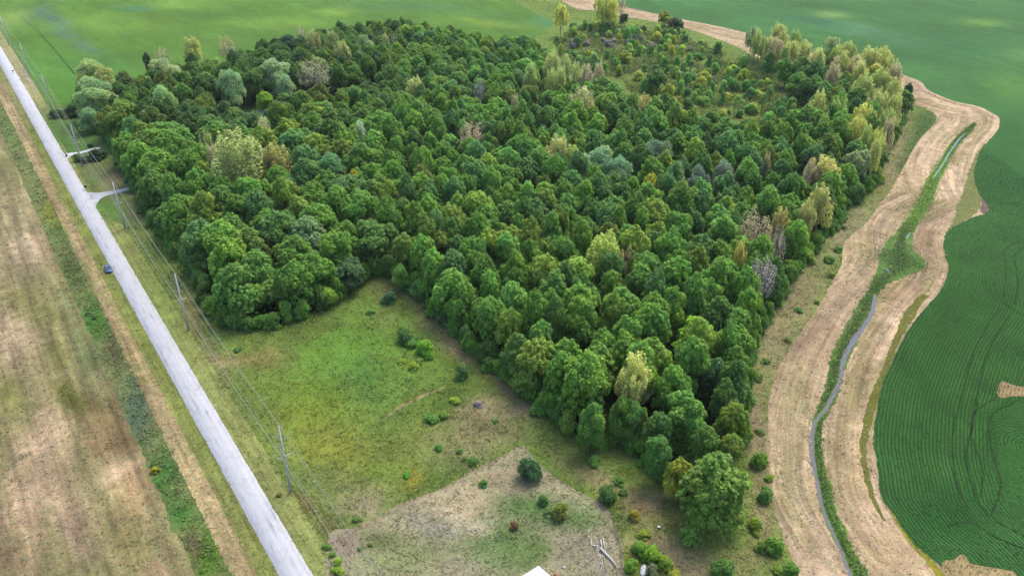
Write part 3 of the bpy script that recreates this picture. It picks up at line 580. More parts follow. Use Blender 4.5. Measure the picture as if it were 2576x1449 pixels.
def trunk_mesh(name, seed, kind, mat):
    r = random.Random(seed); segs = []
    H = 13.0; RR = 3.6
    def limb(p, d, L, rad, lvl):
        n = 3; q = Vector(p); dd = Vector(d).normalized(); pts = [q.copy()]; rs = [rad]
        for k in range(n):
            dd = (dd + Vector((r.uniform(-.18, .18), r.uniform(-.18, .18), r.uniform(0, .2)))).normalized(); q = q + dd * L / n; pts.append(q.copy()); rs.append(rad * (1 - .8 * (k + 1) / n))
        segs.append((pts, rs, 5 if lvl < 2 else 3))
        if lvl < (3 if kind in ('cotton', 'bare') else 2):
            for k in range({0: 7, 1: 5, 2: 4}[lvl] if kind in ('cotton', 'bare') else 4):
                t = r.uniform(.3, 1.0); j = min(n - 1, int(t * n)); b = pts[j].lerp(pts[j + 1], t * n - j if t < 1 else 1)
                a = r.uniform(0, 6.28); side = Vector((math.cos(a), math.sin(a), r.uniform(.2, .9)))
                limb(b, dd * .8 + side * .9, L * r.uniform(.42, .62), rad * .38, lvl + 1)
    tr = .24
    pts = [Vector((0, 0, -.1)), Vector((r.uniform(-.2, .2), r.uniform(-.2, .2), 3)), Vector((r.uniform(-.4, .4), r.uniform(-.4, .4), 7)), Vector((r.uniform(-.5, .5), r.uniform(-.5, .5), H * .85))]
    segs.append((pts, [tr * 1.2, tr, tr * .6, tr * .2], 7))
    for k in range(11 if kind in ('cotton', 'bare') else 6):
        t = r.uniform(.3, .9); z = H * t * .85; a = k * 2.4 + r.uniform(-.3, .3)
        c = pts[1].lerp(pts[2], min(1, max(0, (z - 3) / 4))) if z < 7 else pts[2].lerp(pts[3], (z - 7) / (H * .85 - 7))
        limb(c, (math.cos(a), math.sin(a), .9), RR * (1.5 - .7 * t), tr * .42, 1)
    b = MB()
    for p_, rs, n in segs: b.tube(p_, [max(x, .02) for x in rs], n, cap=False)
    me = bpy.data.meshes.new(name); b.bm.to_mesh(me); b.bm.free(); me.materials.append(mat); return me
PROTO = {}
for kd, n, tk, mat_ in (('oak', 6, 'oak', BARK), ('tall', 4, 'oak', BARK), ('willow', 3, 'oak', BARK), ('maple', 2, 'oak', BARK), ('cotton', 5, 'cotton', PALEBARK), ('bare', 3, 'bare', DEADBARK)):
    PROTO[kd] = [(crown_mesh("crown_" + kd, 100 + i * 13 + len(kd), kd), trunk_mesh("trunk_" + kd, 200 + i * 7 + len(kd), tk, mat_)) for i in range(n)]
SHRUB = [crown_mesh("foliage", 300 + i, 'shrub') for i in range(5)]

# ---------------------------------------------------------------- outline of the wood
WOOD = np.vstack([PXs([(1862, 1105), (1800, 1155), (1700, 1215), (1640, 1185), (1560, 1110), (1480, 1115), (1420, 1070), (1330, 995), (1290, 965), (1240, 930), (1180, 880), (1125, 820), (1070, 770), (1030, 720), (980, 690), (930, 685), (900, 720), (850, 752), (790, 785), (720, 812), (640, 832), (575, 822), (540, 785), (520, 745), (490, 690), (452, 640), (412, 590), (382, 545), (357, 500), (336, 455), (312, 408), (268, 345), (235, 318), (205, 296), (196, 270)]),
  PXs([(195, 205), (290, 205), (370, 178), (440, 150), (560, 140), (690, 96), (800, 74), (900, 58), (1010, 52), (1130, 64), (1230, 88), (1300, 94), (1352, 100)], 12.0),
  PXs([(1385, 112), (1427, 165), (1560, 175), (1590, 215), (1699, 228), (1736, 262), (1852, 282), (1900, 292)], 16.5),
  PXs([(1975, 345), (2040, 312), (2035, 285), (1985, 255), (1925, 215), (1890, 175), (1868, 142), (1880, 136), (1925, 160), (2000, 181), (2098, 198), (2180, 226), (2250, 254), (2290, 275), (2276, 300), (2222, 395), (2190, 470), (2105, 552), (2035, 640), (1955, 750), (1896, 850), (1868, 950), (1860, 1040)])])
SCRUB = PXs([(1395, 100), (1440, 62), (1520, 50), (1600, 62), (1700, 78), (1780, 108), (1850, 140), (1885, 165), (1920, 205), (1985, 245), (2035, 280), (2040, 310), (1960, 330), (1852, 300), (1736, 272), (1699, 240), (1590, 225), (1560, 185), (1427, 175)], 2.0)
GAPS = [PXs([(540, 335), (610, 300), (690, 305), (800, 300), (900, 285), (950, 262), (985, 235), (960, 215), (880, 235), (700, 262), (600, 262), (520, 300)]), PXs([(700, 372), (770, 372), (770, 395), (700, 395)])]
wood_paint = painter((62, 82, 46), [(1950, 230, 130, 60, 30, (118, 142, 74)), (2040, 300, 60, 30, 0, (110, 136, 72))], 5, 95)
sheet("forest_floor", WOOD, .05, M_floor, wood_paint, res=4, jag=.8)
scrub_paint = painter((124, 142, 70), [(1500, 110, 80, 20, 0, (120, 134, 78)), (1750, 160, 80, 30, 0, (132, 150, 76)), (1880, 230, 60, 20, 0, (120, 146, 70)), (1560, 90, 60, 14, 0, (110, 118, 84))], 8, 97)
sheet("scrub_ground", SCRUB, .06, M_rough, scrub_paint, res=3, jag=.8)

# ---------------------------------------------------------------- trees: placing
KINDNAME = dict(oak="broadleaf_tree", tall="broadleaf_tree", willow="silver_maple", maple="maple_tree", cotton="cottonwood_tree", bare="bare_tree")
KINDCAT = dict(oak="tree", tall="tree", willow="silver maple", maple="maple", cotton="cottonwood", bare="bare tree")
def cname(c):
    r_, g_, b_ = c
    if r_ > g_ * 1.02: return "tan"
    if r_ > g_ * .93: return "yellow"
    if b_ > g_ * .74: return "blue-green" if g_ < 140 else "silvery green"
    if r_ > g_ * .82: return "olive green" if g_ < 135 else "yellow-green"
    if g_ < 96: return "dark green"
    if g_ > 150: return "bright green"
    return "mid green"
TREES = []      # dicts
def put(kind, u, v, wpx, col, h=None, zc=None, label=None, np_=None, var=None, cr=None, name=None, group=None):
    """crown centred on the photo point (u, v) at its own height above the ground"""
    h = h or {'oak': 17, 'tall': 17, 'willow': 17, 'maple': 15, 'cotton': 19, 'bare': 18}[kind]; zc = zc or h * .62
    if kind in ('cotton', 'bare', 'willow') and h >= 12 and v < 1000: h += 3.0; zc = h * .62
    x, y = G(u, v, zc); rad = wpx / 2 * depth_of(x, y, zc) / FPX
    d = dict(kind=kind, x=x, y=y, r=rad, h=h, col=col, label=label, np=np_, var=var, u=u, v=v, name=name, group=group)
    TREES.append(d); return d
Y1, Y2, TAN, OLV, SIL = (172, 180, 104), (184, 188, 100), (170, 166, 124), (150, 162, 96), (140, 172, 132)
put('cotton', 604, 412, 146, (152, 163, 94), 25, label="huge pale yellow cottonwood with bare lower branches, tallest near the road", np_="huge pale yellow cottonwood", var=0)
put('cotton', 704, 408, 76, (164, 162, 92), 15, label="olive yellow cottonwood just right of the huge pale yellow cottonwood")
put('cotton', 537, 412, 44, TAN, 14, label="thin tan cottonwood just left of the huge pale yellow cottonwood")
put('cotton', 524, 372, 38, OLV, 13, label="small olive cottonwood behind the left edge of the huge pale cottonwood")
put('cotton', 664, 345, 46, TAN, 15, label="tan cottonwood right behind the huge pale yellow cottonwood's top")
put('bare', 790, 190, 106, (150, 150, 112), 16, label="large grey-tan half bare tree with fine branches beside the dark clearing", np_="grey-tan half bare tree", var=0)
put('cotton', 793, 112, 44, (152, 158, 96), 15, label="tan-olive tree behind the large half bare tree"); put('cotton', 833, 112, 42, (142, 158, 92), 15, label="olive tree behind and right of the large half bare tree")
put('bare', 760, 98, 30, (160, 146, 126), 14, label="small tan twiggy tree beside the round dark tree at the back edge")
put('cotton', 863, 142, 52, (150, 156, 92), 15, label="tan-olive tree right of the large grey-tan half bare tree"); put('willow', 916, 124, 44, (132, 158, 108), 14, label="pale silvery tree in the dark back part of the wood")
put('cotton', 972, 116, 26, (150, 160, 100), 13); put('bare', 994, 116, 28, (150, 146, 128), 13)
put('cotton', 1600, 968, 98, (186, 190, 106), 15, label="lone yellow cottonwood with pale forked trunk near the front of the wood", np_="lone yellow cottonwood near the front", var=1)
put('cotton', 1524, 645, 96, (170, 188, 90), 15, label="bright yellow-green open cottonwood in the middle of the lower wood", np_="yellow-green open cottonwood", var=2); put('bare', 1572, 672, 50, (164, 156, 100), 13)
put('bare', 1902, 588, 92, (172, 158, 120), 15, label="tan half bare tree high on the creek side of the wood", np_="tan creek-side half bare tree", var=1)
put('bare', 1908, 706, 92, (150, 146, 138), 14, label="grey leafless tree with tangled branches on the creek side of the wood", np_="grey leafless tree", var=2)
put('bare', 1950, 628, 60, (150, 142, 124), 13, label="grey bare tree between the tan half bare tree and the creek strip"); put('cotton', 1860, 660, 40, (176, 170, 88), 13, label="slim yellow tree just left of the grey leafless tree")
put('cotton', 2060, 440, 96, (178, 174, 96), 14, label="golden cottonwood with grey branches near the wood's creek side", np_="golden cottonwood with grey branches", var=3); put('bare', 2040, 452, 56, (160, 150, 130), 13)
put('cotton', 2063, 522, 72, (166, 168, 94), 15, label="golden-olive cottonwood in front of the golden one with grey branches"); put('cotton', 2026, 556, 56, (160, 162, 92), 13); put('cotton', 1965, 574, 52, (168, 160, 88), 13)
put('cotton', 1404, 392, 74, (176, 178, 108), 15, label="pale yellow-grey cottonwood in the centre of the wood", np_="pale yellow-grey cottonwood in the centre", var=4); put('cotton', 1436, 412, 50, (150, 172, 80), 13)
put('bare', 1188, 350, 80, (176, 160, 128), 14, label="tan nearly bare tree with fan of pale branches in the centre-left", np_="tan nearly bare fan-shaped tree", var=2)
put('cotton', 1457, 268, 72, (172, 172, 116), 16, label="tan cottonwood in front of the pale cottonwood cluster", np_="tan cottonwood below the pale cluster", var=1)
for u, v, wd, c in ((1341, 206, 50, (148, 166, 92)), (1388, 172, 50, (168, 178, 104)), (1384, 216, 36, (166, 178, 104)), (1414, 212, 34, (172, 182, 104)), (1450, 200, 34, (168, 180, 108)), (1477, 208, 42, (168, 160, 124)), (1507, 200, 34, (176, 170, 126)), (1420, 180, 34, (164, 178, 112))): put('cotton', u, v, wd, c, 16, group="pale cottonwoods clustered in the middle of the wood")
put('cotton', 1298, 277, 24, TAN, 13); put('cotton', 1622, 280, 54, (168, 164, 96), 14, label="tan-olive cottonwood below the yellow-green dome-shaped tree"); put('oak', 1676, 246, 48, (150, 166, 66), 14, label="yellow-green dome-shaped tree at the scrub's near edge", np_="yellow-green dome-shaped tree")
put('oak', 1636, 478, 56, (170, 180, 66), 14, label="bright yellow-green tree right of the wide pale blue-green tree", np_="bright yellow-green tree right of centre"); put('oak', 893, 461, 40, (172, 180, 62), 12, label="small yellow-green tree in the left middle of the wood", np_="small yellow-green tree in the left middle")
put('oak', 670, 256, 44, (122, 168, 46), 12, label="bright lime green tree beside the dark house clearing", np_="lime green tree by the house"); put('oak', 690, 302, 36, (172, 172, 40), 13, label="yellow-topped tree right below the lime green tree")
put('willow', 909, 350, 40, (158, 184, 148), 14, label="small silvery white-green tree in the left middle of the wood", np_="small silvery tree"); put('cotton', 1049, 234, 56, (168, 178, 104), 14, label="pale yellow-green tree at the front lip of the dark gap"); put('bare', 1205, 240, 40, (130, 128, 130), 13)
put('cotton', 1925, 431, 28, (160, 162, 110), 13); put('oak', 1766, 850, 118, (110, 164, 44), 12, label="large vivid green broad tree near the lower creek side", np_="vivid green broad tree"); put('oak', 1738, 868, 70, (104, 156, 44), 10); put('oak', 1800, 872, 60, (108, 158, 46), 10)
put('willow', 1507, 418, 92, (132, 166, 122), 14, label="wide pale blue-green feathery tree in the centre of the wood", np_="wide pale blue-green tree"); put('willow', 1560, 440, 70, (122, 158, 116), 13)
put('willow', 1650, 398, 96, (104, 134, 104), 14, label="wide dark blue-green tree right of centre", np_="wide dark blue-green tree"); put('willow', 1752, 465, 60, (110, 134, 112), 13); put('willow', 1819, 450, 66, (120, 138, 112), 13, label="grey-green feathery tree toward the creek side of the wood", np_="grey-green feathery tree"); put('willow', 1700, 452, 50, (118, 140, 108), 13)
put('willow', 232, 240, 98, (134, 166, 112), 15, cr=1, label="big round silvery green tree at the corner nearest the far road", np_="big silvery green corner tree"); put('willow', 234, 190, 92, (142, 162, 100), 15, label="round yellow-green tree behind the big silvery corner tree"); put('willow', 222, 296, 60, (122, 160, 110), 10)
put('willow', 408, 188, 78, (146, 166, 116), 14, label="wide silvery domed tree near the back left edge"); put('willow', 411, 256, 60, (138, 170, 112), 14, label="bright silvery tree among dark trees left of the house"); put('willow', 577, 218, 66, (136, 168, 118), 15, label="tall silver-green tree left of the house clearing", np_="tall silver-green tree by the house"); put('oak', 551, 172, 38, (138, 172, 92), 13); put('oak', 518, 214, 62, (112, 140, 70), 14)
put('willow', 690, 190, 74, (140, 170, 122), 15, label="big silver-green tree left of the large half bare tree", np_="big silver-green tree at the back left"); put('willow', 720, 222, 50, (128, 160, 114), 12)
put('cotton', 481, 130, 56, (158, 166, 88), 14, label="yellow-olive round tree on the back left edge against the field"); put('bare', 574, 124, 54, (164, 154, 112), 14, label="tan twiggy tree on the back left edge against the field"); put('bare', 408, 150, 50, (158, 150, 112), 12, label="low tan twiggy tree on the back left edge near the road"); put('oak', 372, 157, 20, (70, 100, 60), 12)
put('oak', 724, 118, 60, (62, 92, 66), 15, label="round very dark green tree on the back edge of the wood", np_="round very dark tree at the back"); put('oak', 315, 212, 58, (92, 116, 66), 14); put('oak', 587, 290, 80, (86, 112, 58), 8, label="flat-topped low olive tree just left of the house roof")
put('cotton', 1411, 44, 42, (186, 188, 90), 15, label="yellow cottonwood standing alone at the far end of the scrub", np_="yellow cottonwood alone at the far end"); put('cotton', 1517, 24, 44, (172, 184, 84), 18, label="tall yellow-green cottonwood cut by the photo's top edge"); put('cotton', 1537, 30, 40, (182, 184, 84), 16); put('bare', 1563, 18, 30, (166, 160, 120), 15, label="tan tree at the top edge right of the tall yellow-green cottonwood")
put('oak', 1673, 44, 36, (140, 160, 56), 9, label="small yellow-green tree beside the far end of the straw strip"); put('oak', 1698, 60, 44, (66, 92, 60), 8, label="dark bushy tree beside the far end of the straw strip"); put('oak', 1567, 48, 22, (62, 96, 70), 8)
EASTROW = [(1902, 112, 24, 1), (1955, 96, 42, 0), (1952, 133, 38, 2), (1995, 112, 30, 3), (2021, 140, 40, 0), (2055, 160, 38, 0), (2091, 133, 44, 4), (2134, 143, 40, 1), (2184, 158, 54, 0), (2220, 156, 38, 0), (2162, 196, 40, 0), (2091, 200, 36, 2), (2250, 202, 38, 2), (2174, 232, 56, 1), (2214, 212, 46, 1),
  (2250, 240, 36, 0), (2204, 270, 50, 0), (2247, 280, 38, 0), (2061, 272, 40, 0), (2108, 292, 44, 3), (2177, 312, 60, 5), (2151, 338, 48, 5), (2224, 318, 40, 1), (2234, 345, 34, 2), (2204, 372, 32, 5), (2180, 366, 36, 1), (2070, 330, 30, 3), (1930, 128, 26, 0), (1975, 150, 24, 3), (2235, 178, 30, 0), (2120, 170, 30, 0), (2200, 395, 28, 0)]
ER = [(172, 178, 100), (156, 170, 90), (170, 162, 118), (138, 162, 84), (144, 166, 112), (180, 184, 90)]
for u, v, wd, c in EASTROW: put('cotton' if c != 4 else 'willow', u, v, wd * 1.25, ER[c], 15, group="yellowing cottonwoods along the far creek side")
put('tall', 2284, 238, 26, (62, 96, 64), 13, label="dark green columnar tree at the right tip of the cottonwood row", np_="dark columnar tree at the right tip")
# near tip of the wood
put('oak', 1775, 1110, 74, (92, 130, 60), 11); put('oak', 1845, 1130, 60, (112, 140, 56), 9); put('oak', 1826, 1005, 74, (90, 128, 62), 12); put('oak', 1650, 1080, 70, (84, 122, 60), 12); put('oak', 1600, 1060, 60, (92, 132, 62), 11); put('oak', 1560, 1040, 60, (98, 140, 64), 12)
put('maple', 1806, 1232, 186, (98, 134, 58), 17, label="big round dense maple standing alone at the wood's nearest tip", np_="big round maple at the near tip", var=0)
put('maple', 1725, 1035, 118, (102, 148, 66), 14, label="broad feathery green tree behind the big round near maple", np_="broad feathery green tree"); put('oak', 1661, 1145, 70, (88, 132, 62), 12, label="dark round tree at the left foot of the wood's near tip"); put('oak', 1706, 1190, 72, (138, 156, 60), 10, label="yellow-green tree touching the left side of the big near maple"); put('oak', 1728, 1215, 44, (104, 134, 54), 6)
put('tall', 1490, 1062, 72, (96, 142, 66), 13, label="slender green tree at the front edge left of the near tip", np_="slender green tree at the front edge")
put('oak', 1840, 1060, 80, (110, 138, 52), 12, label="olive green tree at the creek side just behind the big near maple"); put('oak', 1800, 950, 70, (84, 122, 74), 12)
put('tall', 1006, 690, 46, (116, 160, 72), 9, label="small bright green tree at the inner corner of the meadow", np_="small bright tree at the meadow corner"); put('oak', 822, 742, 44, (128, 162, 58), 6, label="low bright green tree on the meadow's back edge"); put('oak', 870, 690, 96, (74, 106, 68), 9, label="low dark green tree at the meadow's inner corner"); put('oak', 690, 730, 90, (98, 132, 62), 9); put('oak', 780, 590, 110, (108, 140, 92), 15, label="large grey-green round tree behind the meadow's back edge", np_="large grey-green round tree"); put('oak', 746, 540, 84, (124, 156, 72), 15)
put('willow', 830, 432, 98, (96, 138, 88), 13)
put('oak', 1235, 292, 74, (106, 158, 52), 13, label="vivid green tree above the tan nearly bare fan-shaped tree")
put('oak', 1364, 345, 40, (92, 126, 98), 13); put('oak', 1656, 199, 56, (84, 124, 60), 11, label="dark green tree at the scrub's left inner edge"); put('oak', 1573, 143, 38, (140, 160, 72), 7)
NLAND = len(TREES)
# the ordinary trees of the wood, packed
OCC = [(t['x'], t['y'], t['r'] * (.66 if t['kind'] in ('oak', 'tall') else .88)) for t in TREES]
lo, hi = WOOD.min(0), WOOD.max(0)
cand = rng.uniform(lo, hi, (26000, 2)); cand = cand[inpoly(cand, WOOD)]
for g_ in GAPS: cand = cand[~inpoly(cand, g_)]
HS = gx(640, 285, 4.5); hd_ = HS / np.linalg.norm(HS); rel = HS - cand; al = rel @ hd_; ac = np.abs(rel @ np.array([-hd_[1], hd_[0]]))
cand = cand[~((al > -7) & (al < 27) & (ac < 6.0))]
put('oak', 622, 318, 34, (86, 118, 62), 5.5); put('oak', 655, 322, 34, (92, 126, 62), 6); put('oak', 640, 345, 36, (84, 116, 60), 7)
ox = np.array([o[0] for o in OCC]); oy = np.array([o[1] for o in OCC]); orr = np.array([o[2] for o in OCC])
INd = np.abs(polydist(cand, IN)[0])
wedge = np.abs(polydist(cand, np.vstack([WOOD, WOOD[:1]]))[0])
PAL = [(100, 144, 60), (96, 140, 58), (108, 150, 60), (90, 128, 60), (92, 134, 74), (122, 154, 64), (110, 138, 60), (82, 120, 60), (104, 150, 70)]
for i, q in enumerate(cand):
    u, v = uv_of(q, 9.0); big = fbm(np.array([q[0] / 30]), np.array([q[1] / 30]), 201)[0]
    if v < 300: rr = rng.uniform(3.0, 4.2)
    elif u < 980 and v < 900: rr = rng.uniform(3.6, 5.6)
    elif u > 1300 and v > 560: rr = rng.uniform(2.7, 4.2)
    else: rr = rng.uniform(2.9, 4.3)
    if wedge[i] < rr * .5: continue
    d2 = np.hypot(ox - q[0], oy - q[1])
    if np.any(d2 < (orr + rr * .86)): continue
    ox = np.append(ox, q[0]); oy = np.append(oy, q[1]); orr = np.append(orr, rr * .86)
    # colour drifts over the wood as in the photograph
    wts = np.array([3, 3, 2, 1.6, 1.2, .7, .8, 1, 1.2])
    if v < 330 and u < 720: wts = np.array([1, 1, .4, 3, 2, .2, 1.5, 4, .5])
    elif 330 < v < 640 and u > 1150: wts = np.array([2, 2, 1.5, 2, 2.5, .6, .8, 1.6, 2])
    elif v > 800: wts = np.array([3, 2, 2, 1.2, .8, .8, 2.4, 1, 1])
    elif v < 240: wts = np.array([2, 2, 2, 1.4, 2, .8, .4, 1.2, 3])
    c = np.array(PAL[rng.choice(9, p=wts / wts.sum())], float) * rng.uniform(.92, 1.08) * (.9 if (v < 330 and u < 1000) else 1)
    hh = rng.uniform(13.5, 18.5) * (.74 + .26 * min(1, wedge[i] / 6)) * (1.0 if v > 300 else .88)
    belt = v < 430 and u > 1800 and INd[i] < 15
    if belt:
        c = np.array(ER[rng.integers(6)], float) * rng.uniform(.92, 1.05); hh = rng.uniform(12.5, 16.5)
        if rng.random() < .8: TREES.append(dict(kind='cotton', x=q[0], y=q[1], r=rr * 1.25, h=hh, col=tuple(c), label=None, np=None, var=None, u=float(u), v=float(v), name=None, group='yellowing cottonwoods along the far creek side', edge=wedge[i])); continue
    kd = 'tall' if (rng.random() < (.42 if u > 1050 else .22)) else 'oak'
    TREES.append(dict(kind=kd, x=q[0], y=q[1], r=rr * rng.uniform(1.18, 1.42), h=hh, col=tuple(c), label=None, np=None, var=None, u=float(u), v=float(v), name=None, group=None, edge=wedge[i]))
print("trees", len(TREES), "landmarks", NLAND)

# ---------------------------------------------------------------- trees: names for pointing at them
ANCH = [t for t in TREES if t['np']]
ORD = ["", "second ", "third ", "fourth ", "fifth ", "sixth ", "seventh ", "eighth ", "ninth ", "tenth ", "eleventh ", "twelfth ", "13th ", "14th ", "15th ", "16th ", "17th ", "18th ", "19th ", "20th "] + ["%dth " % k for k in range(21, 80)]
def relabel(lst, noun):
    bins = {}
    for t in lst:
        a = min(ANCH, key=lambda a: math.hypot(a['x'] - t['x'], a['y'] - t['y']) if a is not t else 1e9)
        du, dv = t['x'] - a['x'], t['y'] - a['y']
        s = ("right of" if du > 0 else "left of") if abs(du) > abs(dv) else ("behind" if dv > 0 else "in front of")
        n = noun(t)
        bins.setdefault((n, s, a['np']), []).append((math.hypot(du, dv), t))
    for (n, s, a), L in bins.items():
        L.sort(key=lambda q: q[0])
        for k, (_, t) in enumerate(L): t['label'] = "%s, %snearest %s %s" % (n, ORD[k], s, a)
def tnoun(t):
    sz = "tall" if t['h'] > 14.8 else ("small" if t['h'] < 12.2 else "")
    return ("%s %s %s" % (sz, cname(t['col']), {'cotton': 'cottonwood', 'bare': 'half bare tree', 'willow': 'feathery tree', 'maple': 'maple'}.get(t['kind'], 'tree'))).strip()

for t in TREES: t['d'] = depth_of(t['x'], t['y'], 8) / t['r']
ordin = sorted([t for t in TREES if t['kind'] in ('oak', 'tall')], key=lambda t: (0 if (t['label'] or t['np']) else 1, t['d']))
named, rest = ordin[:292], ordin[292:]
single = named + [t for t in TREES if t['kind'] not in ('oak', 'tall')]
relabel([t for t in single if not t['label']], tnoun)
def plant(t, i):
    vs = PROTO[t['kind']]; j = t['var'] if t['var'] is not None else i % len(vs); cm, tm = vs[j % len(vs)]
    root = empty(KINDNAME[t['kind']], (t['x'], t['y'], 0), (i * 2.399) % 6.283)
    tag(root, t['label'], KINDCAT[t['kind']], t['group'] or ("trees of the wood" if t['kind'] in ('oak', 'tall') else None))
    lo_ = t['kind'] == 'maple' or (t['kind'] in ('oak', 'tall') and t.get('edge', 99) < 7)
    s = (t['r'] / 4.0, t['r'] / 4.0, t['h'] / 14.4)
    for nm, me in (("crown", cm), ("trunk", tm)):
        o = link_mesh(nm, me, None, root); o.scale = s
        if nm == "crown":
            o["tcol"] = [float(x) for x in alb(np.array(t['col'])) * LEAFGAIN * ({'cotton': 1.12, 'bare': 1.1, 'willow': 1.1}.get(t['kind'], 1.0))]
            if lo_: o.scale = (s[0], s[1], t['h'] / 12.6); o.location = (0, 0, -1.7 * t['h'] / 12.6)
        else: o.scale = (s[0], s[1], s[2] * .96)
    return root
LEAFGAIN = 2.85
for i, t in enumerate(single): plant(t, i)
# all the further trees of the wood: one object
def far_wood(rest):
    n = len(rest)
    me = bpy.data.meshes.new("far_wood"); me.vertices.add(n)
    me.vertices.foreach_set("co", np.array([(t['x'], t['y'], 0) for t in rest], np.float32).ravel())
    vs = PROTO['oak'] + PROTO['tall']; no = len(PROTO['oak'])
    idx = [(i % no) if t['kind'] == 'oak' else no + i % len(PROTO['tall']) for i, t in enumerate(rest)]
    for nm, ty, arr, key in (("pick", 'INT', np.array(idx, np.int32), "value"), ("rotz", 'FLOAT_VECTOR', np.array([(0, 0, (i * 2.399) % 6.283) for i in range(n)], np.float32), "vector"),
                        ("size", 'FLOAT_VECTOR', np.array([(t['r'] / 4, t['r'] / 4, t['h'] / 14.4) for t in rest], np.float32), "vector"),
                        ("tcol", 'FLOAT_COLOR', np.array([[*(alb(np.array(t['col'])) * LEAFGAIN), 1] for t in rest], np.float32), "color")):
        a = me.attributes.new(nm, ty, 'POINT'); a.data.foreach_set(key, arr.ravel())
    o = link_mesh("far_wood", me); tag(o, "packed green treetops of the far and middle wood, one continuous canopy", "wood", None, "stuff")
    ng = bpy.data.node_groups.new("far_wood", 'GeometryNodeTree')
    ng.interface.new_socket("Geometry", in_out='INPUT', socket_type='NodeSocketGeometry'); ng.interface.new_socket("Geometry", in_out='OUTPUT', socket_type='NodeSocketGeometry')
    N = ng.nodes; L = ng.links; gi = N.new("NodeGroupInput"); go = N.new("NodeGroupOutput"); join = N.new("GeometryNodeJoinGeometry")
    src = {}
    for ob in bpy.data.objects:
        if ob.type == 'MESH' and ob.data.name not in src: src[ob.data.name] = ob
    insts = []
    for cm, tm in vs:
        j = N.new("GeometryNodeJoinGeometry")
        for me_ in (cm, tm):
            oi = N.new("GeometryNodeObjectInfo"); oi.transform_space = 'ORIGINAL'; oi.inputs["Object"].default_value = src[me_.name]; L.new(oi.outputs["Geometry"], j.inputs[0])
        g2 = N.new("GeometryNodeGeometryToInstance"); L.new(j.outputs[0], g2.inputs[0]); insts.append(g2)
    for g2 in reversed(insts): L.new(g2.outputs[0], join.inputs[0])
    def attr(nm, ty):
        a = N.new("GeometryNodeInputNamedAttribute"); a.data_type = ty; a.inputs["Name"].default_value = nm; return a.outputs["Attribute"]
    ip = N.new("GeometryNodeInstanceOnPoints"); ip.inputs["Pick Instance"].default_value = True
    L.new(gi.outputs[0], ip.inputs["Points"]); L.new(join.outputs[0], ip.inputs["Instance"]); L.new(attr("pick", 'INT'), ip.inputs["Instance Index"])
    L.new(attr("rotz", 'FLOAT_VECTOR'), ip.inputs["Rotation"]); L.new(attr("size", 'FLOAT_VECTOR'), ip.inputs["Scale"]); L.new(ip.outputs[0], go.inputs[0])
    md = o.modifiers.new("far_wood", 'NODES'); md.node_group = ng
far_wood(rest)

# ================================================================ shrubs and weeds
NSH = [0]
def bush(x, y, r_, h, col, label=None, group=None, np_=None, kind="bush"):
    me = SHRUB[NSH[0] % 5]; o = link_mesh(kind, me); NSH[0] += 1
    o.location = (x, y, -.12); o.scale = (r_ / 4 * random.uniform(.82, 1.3), r_ / 4 * random.uniform(.82, 1.15), h / 5.6); o.rotation_euler = (0, 0, NSH[0] * 2.1)
    o["tcol"] = [float(q) for q in alb(np.array(col)) * LEAFGAIN * (1.35 if kind == "sapling" else .95)]
    tag(o, label, kind.replace("_", " "), group); return dict(kind=kind, o=o, x=x, y=y, label=label, col=col, np=np_, h=h)
BUSHES = []
def bpx(u, v, wpx, col, label=None, hf=1.0, np_=None):
    x, y = G(u, v, .8); r_ = wpx / 2 * depth_of(x, y, 1) / FPX; hf = hf or 1.0
    if wpx <= 30 and label is None: hf *= .6; r_ *= 1.15
    BUSHES.append(bush(x, y, r_, r_ * 1.5 * hf, col, label, None, np_))
bpx(1328, 1194, 62, (88, 122, 74), "dark blue-green feathery bush inside the yard's top corner", 1.2, "feathery yard bush"); bpx(1527, 1254, 52, (82, 120, 64), "round green bush just outside the yard's right edge", 1.0, "round bush outside the yard")
bpx(1567, 1234, 20, (84, 112, 62)); bpx(1594, 1296, 32, (158, 150, 62), "small yellowish bush between the yard and the big near maple"); bpx(1365, 1260, 34, (98, 136, 70)); bpx(1412, 1292, 44, (126, 136, 62), "olive bush in the middle of the yard's green patch", 1.2); bpx(1385, 1282, 30, (98, 130, 74))
bpx(1295, 1322, 26, (126, 104, 78), "rusty brown dying bush in the yard"); bpx(1621, 1340, 28, (122, 146, 54)); bpx(1557, 1206, 28, (100, 138, 62)); bpx(1496, 1160, 30, (96, 142, 66)); bpx(1913, 1163, 40, (104, 144, 56), None, 1.2); bpx(1923, 1254, 42, (86, 132, 62)); bpx(1900, 1321, 38, (124, 152, 56))
bpx(1917, 1376, 34, (112, 146, 60)); bpx(1910, 1082, 20, (96, 130, 62)); bpx(1905, 1340, 20, (110, 140, 60)); bpx(1640, 1398, 52, (122, 166, 60), "bright green bush beside the wire fence"); bpx(1610, 1385, 44, (110, 152, 60)); bpx(1672, 1420, 44, (134, 166, 58)); bpx(1590, 1420, 36, (118, 158, 56)); bpx(1812, 1436, 56, (92, 130, 62))
bpx(1949, 1380, 48, (98, 142, 58)); bpx(1990, 1436, 40, (90, 136, 58)); bpx(1958, 1430, 30, (122, 150, 58)); bpx(1642, 1440, 36, (108, 120, 84)); bpx(1700, 1440, 30, (150, 160, 64)); bpx(1935, 1200, 24, (116, 148, 60)); bpx(1928, 1225, 20, (96, 140, 60))
